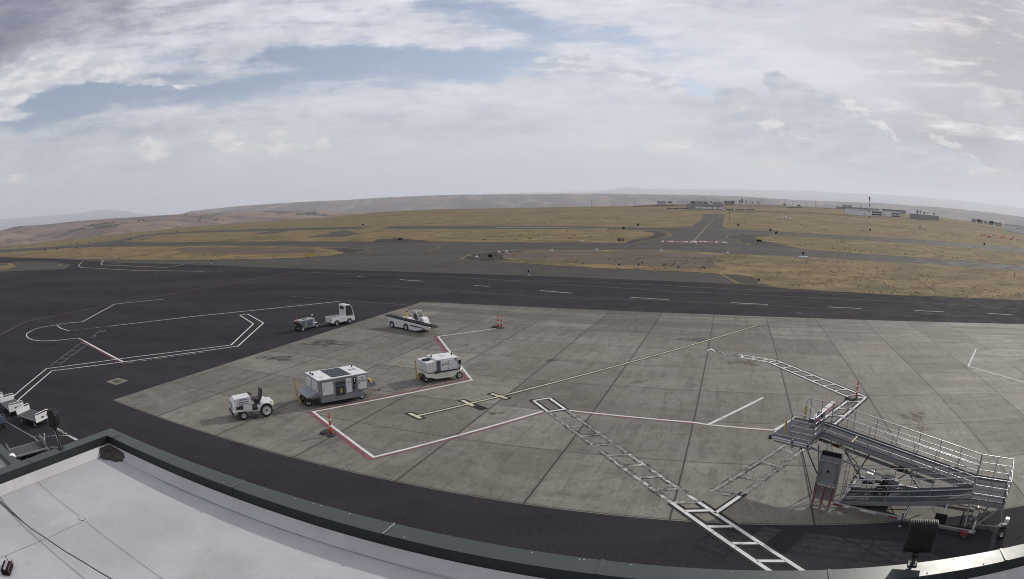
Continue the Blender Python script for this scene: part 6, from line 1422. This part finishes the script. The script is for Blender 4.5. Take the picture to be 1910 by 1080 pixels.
bld('hangar_office', 'long white two storey building with dark window bands behind the mast', (1601, 401.5), (1679.5, 404.8), 10.5, 22, M['bwhite'], M['bwhite'], [(.30, .53, .62, .84, gl), (.30, .53, .22, .48, gl), (.77, .985, .60, .82, gl), (.77, .985, .18, .42, gl), (.57, .61, .30, .62, M['bgrey']), (.02, .05, .86, .94, gl), (.08, .11, .86, .94, gl), (.14, .17, .86, .94, gl), (.2, .23, .86, .94, gl), (.12, .15, .3, .42, gl)], doors=[(.63, .66, .3)])
bld('hangar', 'low grey metal shed right of the white office building', (1717, 409.3), (1751, 411), 9, 18, M['bgrey'], M['bwhite'], doors=[(.1, .4, .7)])
bld('hangar', 'grey hangar with a window band at the far right edge', (1894, 433.5), (1925, 437.5), 12.5, 30, M['bwhite'], M['broof'], [(.02, .98, .60, .68, M['bgrey'])])
bld('hangar_row', 'row of hangars with pale doors beyond the end of the taxiway', (1284.5, 390), (1349.5, 391), 8.5, 26, M['bgrey'], M['broof'], [(.19, .33, .25, .62, M['bwhite']), (.36, .50, .22, .60, M['bwhite']), (.53, .66, .22, .60, M['bwhite']), (.69, .82, .22, .60, M['bwhite']), (.86, .99, .22, .60, M['bwhite'])], doors=[(.02, .15, .6)])
# things on the far rise: placed at given distance along a pixel ray
def far_at(px, D):
    d = ray(*px); kk = D / hypot(d.x, d.y); return Vector((d.x * kk, d.y * kk, CAM_H + d.z * kk))
def bfar(name, lab, x0, x1, ybase, hpx, D, depth, wallm, roofm, roof='flat', group=None):
    a, b = far_at((x0, ybase), D), far_at((x1, ybase), D); c = (a + b) / 2; w_ = (b - a).length; h = hpx * D / 1130; d = (b - a); rz = atan2(d.y, d.x)
    t = thing(name, lab, 'building', (c.x, c.y, c.z - 6), rz, group)
    mb = MB(); mb.box((0, depth / 2, (h + 6) / 2), (w_, depth, h + 6), wallm); mb.build('wall', t); mb = MB()
    if roof == 'flat': mb.box((0, depth / 2, h + 6.2), (w_ + 1, depth + 1, .6), roofm)
    elif roof == 'gable': mb.prism([(-1, h + 6), (depth + 1, h + 6), (depth / 2, h + 6 + depth * .2)], -w_ / 2 - .6, w_ / 2 + .6, roofm, Matrix.Rotation(pi / 2, 4, 'Z') @ Matrix.Scale(-1, 4, (0, 1, 0)))
    else: mb.prism([(-w_ / 2, h + 6)] + [(-w_ / 2 * cos(q), h + 6 + w_ * .07 * sin(q)) for q in [pi * j / 12 for j in range(1, 12)]] + [(w_ / 2, h + 6)], 0, depth, roofm)
    mb.build('roof', t); mb = MB(); n_ = max(2, int(w_ / 14))
    for q in range(n_): mb.box((-w_ / 2 + (q + .5) * w_ / n_, -.1, 6 + h * .5), (w_ / n_ * .45, .3, h * .35), M['dark'])
    mb.build('window', t)
bfar('hangar', 'blue-grey barrel roofed hangar behind the row of pale doors', 1290, 1322, 380.5, 3.0, 1500, 40, M['bgrey'], M['broof'], 'barrel'); bfar('hangar', 'second rounded roof, right of the first one', 1329, 1348, 380, 2.2, 1550, 40, M['bgrey'], M['broof'], 'barrel')
bfar('warehouse', 'dark flat warehouse on the skyline left of the hangars', 1225, 1242, 378.3, 2.6, 2300, 30, M['bgrey'], M['broof']); bfar('warehouse', 'long pale warehouse on the skyline above the hangars', 1262, 1284, 378.5, 2.4, 2350, 30, M['bwhite'], M['broof'])
bfar('house', 'pale house among the skyline trees', 1352, 1370, 379, 3.5, 1700, 14, M['bbrown'], M['broof'], 'gable'); bfar('house', 'large dark house on the rise left of the mast', 1571, 1589, 387.5, 5.0, 1500, 18, M['bgrey'], M['broof'], 'flat')
bfar('warehouse', 'long low pale roof on the rise behind the mast', 1560, 1640, 388.8, 1.4, 1480, 20, M['bgrey'], M['bwhite']); bfar('warehouse', 'thin dark roof beyond the white office', 1645, 1690, 393.5, 2.2, 1400, 24, M['bgrey'], M['bwhite'])
for nm, x0, x1, yb, h, wm, rm in (('first', 1813, 1820, 411.5, 2.4, 'bbrown', 'broof'), ('second', 1823, 1833, 413, 2.4, 'bbrown', 'bbrown'), ('third', 1835, 1842, 414.2, 1.8, 'bgrey', 'broof'), ('fourth', 1844, 1853, 415.6, 2.2, 'bbrown', 'bbrown'), ('fifth', 1856, 1868, 418, 2.4, 'bgrey', 'broof')):
    bfar('house', nm + ' low house from the left in the far right settlement', x0, x1, yb, h, 1700, 14, M[wm], M[wm], 'flat', 'houses of the far right settlement')
bfar('house', 'white farmhouse on the left brown hillside', 211, 217, 424.5, 2.2, 3600, 12, M['bwhite'], M['bwhite'], 'gable'); bfar('warehouse', 'tiny pale shed on the distant grey ridge', 1013, 1028, 377.8, 1.6, 5200, 12, M['bwhite'], M['broof'])
for i in range(9):
    x = 1247 + i * 4.6; p = at((x, 390.3)); t = thing('parked_car', ['first', 'second', 'third', 'fourth', 'fifth', 'sixth', 'seventh', 'eighth', 'ninth'][i] + ' car from the left in the line parked left of the hangars', 'car', p, face(p) + .1, 'cars parked left of the hangars')
    mb = MB(); mb.prism([(-2.1, .3), (2.1, .3), (2.1, .85), (1.3, .95), (-2.0, 1.0)], -.85, .85, [M['dark'], M['slate'], M['bgrey']][i % 3]); mb.build('body', t); mb = MB(); mb.prism([(-1.6, .98), (1.2, .95), (.6, 1.5), (-1.2, 1.52)], -.75, .75, M['glass']); mb.build('cabin', t)
for i in range(13):
    x = 1351 + i * 4.7; p = at((x, 391.6 + i * .06)); t = thing('parked_car', ['first', 'second', 'third', 'fourth', 'fifth', 'sixth', 'seventh', 'eighth', 'ninth', 'tenth', 'eleventh', 'twelfth', 'last'][i] + ' car from the left in the line parked right of the hangars', 'car', p, face(p), 'cars parked right of the hangars')
    mb = MB(); mb.prism([(-2.1, .3), (2.1, .3), (2.1, .85), (1.3, .95), (-2.0, 1.0)], -.85, .85, [M['bwhite'], M['slate'], M['bgrey'], M['dark']][(i * 5) % 4]); mb.build('body', t); mb = MB(); mb.prism([(-1.6, .98), (1.2, .95), (.6, 1.5), (-1.2, 1.52)], -.75, .75, M['glass']); mb.build('cabin', t)
# conifers and bushes -------------------------------------------------
def tree(name, lab, px, hpx, wpx, D, kind='cone', group=None):
    p = far_at(px, D); k = D / 1130; H_, R_ = hpx * k, wpx * k / 2; rr = random.Random(int(px[0] * 13 + px[1])); t = thing(name, lab, 'tree', p - Vector((0, 0, 1.5)), rr.uniform(0, 6), group)
    mb = MB(); mb.tube([(0, 0, 0), (0, 0, H_ * .9 + 1.5)], [R_ * .12 + .12, .05], M['trunk'], 6)
    for q in range(6): a = q * 1.05; z = 1.5 + H_ * (.25 + .1 * q); mb.tube([(0, 0, z), (R_ * .5 * cos(a), R_ * .5 * sin(a), z + H_ * .08)], [.12, .04], M['trunk'], 4)
    mb.build('trunk', t)
    mb = MB(); n_ = 420
    for q in range(n_):
        f = rr.random(); a = rr.uniform(0, 6.283)
        rm = R_ * ((1 - f) ** .8 * .95 + .06) if kind == 'cone' else R_ * sqrt(max(0, 1 - (2 * f - 1) ** 2)) * (.75 + .35 * sin(3 * a + px[0]))
        rr_ = rm * sqrt(rr.uniform(.25, 1.15)); z = 1.5 + H_ * ((.08 + .92 * f) if kind == 'cone' else (.22 + .78 * f)); c = Vector((rr_ * cos(a), rr_ * sin(a), z)); s_ = R_ * rr.uniform(.14, .30)
        v = [c + Vector((rr.gauss(0, 1), rr.gauss(0, 1), rr.gauss(0, .7))).normalized() * s_ for _ in range(3)]; mb.add(v, [(0, 1, 2)], M['leaf'])
    mb.build('crown', t)
for i, (x, y, h, w_, kd, lab) in enumerate(((1379.5, 378.7, 5.5, 4, 'cone', 'left half of the tallest conifer pair on the skyline'), (1384, 378.6, 8.2, 5.5, 'cone', 'tallest pointed conifer on the skyline'), (1392, 379, 6.2, 3, 'cone', 'slim conifer just right of the tallest one'), (1404, 380, 4.6, 3, 'cone', 'small conifer in the middle of the skyline group'),
                         (1410.5, 379, 3.8, 2, 'cone', 'thin conifer in the skyline group'), (1415, 380, 4.6, 3.4, 'cone', 'rightmost conifer of the skyline group'), (1352, 379.3, 4.2, 4, 'round', 'round tree by the pale skyline house'), (1367, 378.6, 3.6, 7, 'round', 'wide tree at the right of the pale skyline house'),
                         (1327, 378.5, 2.8, 5, 'round', 'round tree above the hangar roofs'), (1316, 378.8, 2.4, 5, 'round', 'wide low tree above the hangar roofs'), (1250, 378.6, 2.2, 9, 'round', 'low wide tree on the skyline left of the hangars'), (1292, 378.7, 2.6, 9, 'round', 'low wide tree above the left end of the hangars'),
                         (1711, 399, 6.5, 5, 'round', 'leftmost and tallest of the trees behind the grey shed'), (1717, 399.6, 6.8, 4, 'round', 'second tree behind the grey shed'), (1724, 400, 4.4, 5, 'round', 'third tree behind the grey shed'), (1731, 400.5, 5, 3, 'round', 'fourth tree behind the grey shed'), (1742, 401.6, 4.2, 4, 'round', 'last tree behind the grey shed'),
                         (1605, 389.5, 3.2, 3, 'round', 'small tree left of the mast top'), (1463, 383, 2., 7, 'round', 'low bush cluster right of the skyline conifers'), (1490, 384.4, 2, 8, 'round', 'second bush cluster right of the skyline conifers'), (1826, 413.4, 3.2, 12, 'round', 'dark tree left in the far right settlement'), (1850, 416.8, 3.2, 14, 'round', 'dark tree right in the far right settlement'), (1787, 413.2, 2, 8, 'round', 'low bush left of the far right settlement'))):
    tree('conifer_tree' if kd == 'cone' else 'broadleaf_tree', lab, (x, y), h, w_, 1500 if x < 1500 else 1350, kd, 'trees on the far rise')
# utility poles on the skyline
for i, (x, yb, h) in enumerate(((1103, 384, 11), (1142, 384, 8), (1184.5, 383, 15), (1254, 381, 12), (1313.5, 379, 11), (1341, 379, 8), (1400, 379, 7), (1421, 379.5, 11), (1463.5, 382, 10), (1478, 384, 11), (1504, 385, 8), (1521, 388, 14), (1540, 388, 9), (1605, 391, 9))):
    D = 1450; p = far_at((x, yb + 1.5), D); H_ = (h + 1.5) * D / 1130
    t = thing('utility_pole', ['leftmost', 'second', 'third', 'fourth', 'fifth', 'sixth', 'seventh', 'eighth', 'ninth', 'tenth', 'eleventh', 'twelfth', 'thirteenth', 'rightmost'][i] + ' thin utility pole along the skyline', 'utility pole', p, face(p), 'utility poles on the skyline')
    mb = MB(); mb.tube([(0, 0, -2), (0, 0, H_)], [.34, .22], M['wood'], 6); mb.build('pole', t); mb = MB(); mb.box((0, 0, H_ - 1.2), (4, .3, .3), M['wood']); mb.build('crossarm', t)
# rows of trees far off on the brown hillside, and dark scrub: one mass each
def woodland(name, rows, D, seed):
    rr = random.Random(seed); mb = MB(); me_v = 0
    for (x0, y0, x1, y1, th, n_) in rows:
        for q in range(int(n_ * 1.4)):
            f = rr.random(); x = x0 + (x1 - x0) * f + rr.uniform(-1, 1); y = y0 + (y1 - y0) * f + rr.uniform(-th, th) * .5
            d = ray(x, y); dep = bpy.context.evaluated_depsgraph_get(); 
            hit = GROUND.ray_cast(Vector((0, 0, CAM_H)), d)
            if not hit[0] or hit[1].length < 1500: continue
            c = hit[1]; s_ = c.length / 1130 * rr.uniform(.9, 1.7)
            for j in range(7):
                v0 = c + Vector((rr.uniform(-1, 1) * s_ * 1.2, rr.uniform(-1, 1) * s_, rr.uniform(0, 1.1) * s_)); v = [v0 + Vector((rr.gauss(0, 1), rr.gauss(0, 1), rr.gauss(0, 1))).normalized() * s_ * .6 for _ in range(3)]; mb.add(v, [(0, 1, 2)], M['leaf'])
    o = mb.build(name); tag(o, kind='stuff')
bpy.context.view_layer.update()
GROUND = bpy.data.objects['ground']
woodland('hillside_trees', [(130, 431, 159, 426.5, 3, 80), (161, 423, 200, 417, 2, 50), (165, 421, 216, 415, 2.5, 110), (176, 424.5, 222, 420.5, 4, 140), (552, 400.5, 590, 397.5, 4, 90), (570, 399.5, 612, 402, 3, 60), (258, 415, 262, 410, 1, 20), (266, 410, 270, 415, 1, 20), (345, 402, 349, 399, 2, 14), (370, 415, 376, 404, 2, 26), (402, 413, 408, 405, 2, 22)], 3800, 3)
def plough(name, top, bot):
    V = []; F = []; n_ = 60; m_ = 5
    for i in range(n_ + 1):
        for j in range(m_ + 1):
            f = i / n_; x = top[0][0] + (top[-1][0] - top[0][0]) * f
            def yy(P):
                for (x0, y0), (x1, y1) in zip(P, P[1:]):
                    if x0 <= x <= x1: return y0 + (y1 - y0) * (x - x0) / (x1 - x0)
                return P[-1][1]
            y = yy(top) + (yy(bot) - yy(top)) * j / m_; d = ray(x, y); h = GROUND.ray_cast(Vector((0, 0, CAM_H)), d); p = h[1] if h[0] else Vector(d) * 1500
            V.append((p.x, p.y, p.z + .9))
    for i in range(n_):
        for j in range(m_): a = i * (m_ + 1) + j; F.append((a, a + 1, a + m_ + 2, a + m_ + 1))
    me = bpy.data.meshes.new(name); me.from_pydata(V, [], F); me.materials.append(M['plough']); o = bpy.data.objects.new(name, me); COL.objects.link(o); tag(o, kind='structure')
plough('ploughed_field', [(1180, 384.6), (1284, 380.6), (1350, 380), (1436, 382), (1528, 387), (1598, 391)], [(1180, 385.4), (1284, 383), (1350, 384.2), (1436, 386.2), (1528, 388.6), (1598, 392)])
def tufts():
    rr = random.Random(8); mb = MB(); m1 = mat('straw_tuft', (.20, .145, .07), .95, dirt=.4); m2 = mat('dark_weed', (.04, .04, .024), .95, dirt=.4)
    regions = [((1400, 1905), (498, 556), 2200, .13), ((900, 1400), (476, 506), 700, .2), ((20, 620), (462, 482), 500, .22), ((1450, 1900), (448, 490), 500, .25), ((1360, 1900), (405, 455), 420, .4), ((640, 1200), (388, 448), 420, .4), ((60, 640), (405, 450), 260, .4)]
    for (xr, yr, n_, s0) in regions:
        for q in range(n_):
            x, y = rr.uniform(*xr), rr.uniform(*yr)
            if noise.noise(Vector((x * .02, y * .09, 3))) < -.05: continue
            p = G(x, y)
            if not on_grass(x, y): continue
            dk = rr.random() < .012; s_ = s0 * rr.uniform(.5, 1.6) * (1.1 if dk else 1)
            for j in range(5 if dk else 4):
                a = rr.uniform(0, 6.28); b_ = p + Vector((rr.uniform(-1, 1) * s_, rr.uniform(-1, 1) * s_, 0)); tip = b_ + Vector((cos(a) * s_ * .5, sin(a) * s_ * .5, s_ * rr.uniform(.7, 1.5))); w_ = Vector((-sin(a), cos(a), 0)) * s_ * .28
                mb.add([b_ - w_, b_ + w_, tip], [(0, 1, 2)], m2 if dk else m1)
    o = mb.build('grass_tufts'); tag(o, kind='stuff')
def inpoly(x, y, P):
    c = False; j = len(P) - 1
    for i in range(len(P)):
        if (P[i][1] > y) != (P[j][1] > y) and x < (P[j][0] - P[i][0]) * (y - P[i][1]) / (P[j][1] - P[i][1]) + P[i][0]: c = not c
        j = i
    return c
GP_ = [[(0, 471.4), (144, 461.8), (301.6, 458.7), (435.7, 458), (586.5, 460), (640, 463), (620, 476), (553, 480), (435.7, 483), (301.6, 484), (187.7, 483), (0, 479)], [(260, 445), (335, 436), (540, 430.5), (908, 428), (1159.5, 429), (1225, 432), (1189, 450), (975, 451), (640, 449.6), (300, 451)],
       [(1381, 438), (1504.6, 442.5), (1705.7, 456), (1910, 474), (1910, 494), (1772.7, 483), (1638.6, 474), (1504.6, 464), (1420, 457)], [(900, 474), (1042, 467), (1280, 468.5), (1370.5, 475), (1638.6, 488.5), (1910, 507.5), (1910, 559), (1685, 549.5), (1504.6, 539.6), (1420, 530), (1380, 512), (1343.7, 509), (1142.7, 500), (925, 486)],
       [(0, 463), (226, 444), (380, 428.5), (640, 421), (1285, 421), (1305, 400), (1300, 388), (640, 402), (380, 421), (100, 449)], [(1358, 402), (1355, 423), (1437, 429), (1638, 440), (1910, 460), (1910, 434), (1749, 412), (1598, 405), (1400, 397)]]
def on_grass(x, y): return any(inpoly(x, y, P) for P in GP_)
tufts()

# ------------------------------------------------------------------ haze
def haze():
    me = bpy.data.meshes.new('haze'); bm = bmesh.new(); bmesh.ops.create_cube(bm, size=1.0)
    z0, z1 = ZMIN - 1.0, 1350.0
    for v in bm.verts: v.co = Vector((v.co.x * 90000, v.co.y * 90000, z0 if v.co.z < 0 else z1))
    bm.to_mesh(me); bm.free()
    m = bpy.data.materials.new('haze'); m.use_nodes = True; nt = m.node_tree; nt.nodes.clear()
    pv = nt.nodes.new('ShaderNodeVolumePrincipled'); pv.inputs['Color'].default_value = (.84, .90, 1.0, 1); pv.inputs['Density'].default_value = 6.0e-5; pv.inputs['Anisotropy'].default_value = .2
    ou = nt.nodes.new('ShaderNodeOutputMaterial'); nt.links.new(pv.outputs[0], ou.inputs['Volume'])
    me.materials.append(m); o = bpy.data.objects.new('haze', me); COL.objects.link(o); tag(o, kind='stuff')
haze()
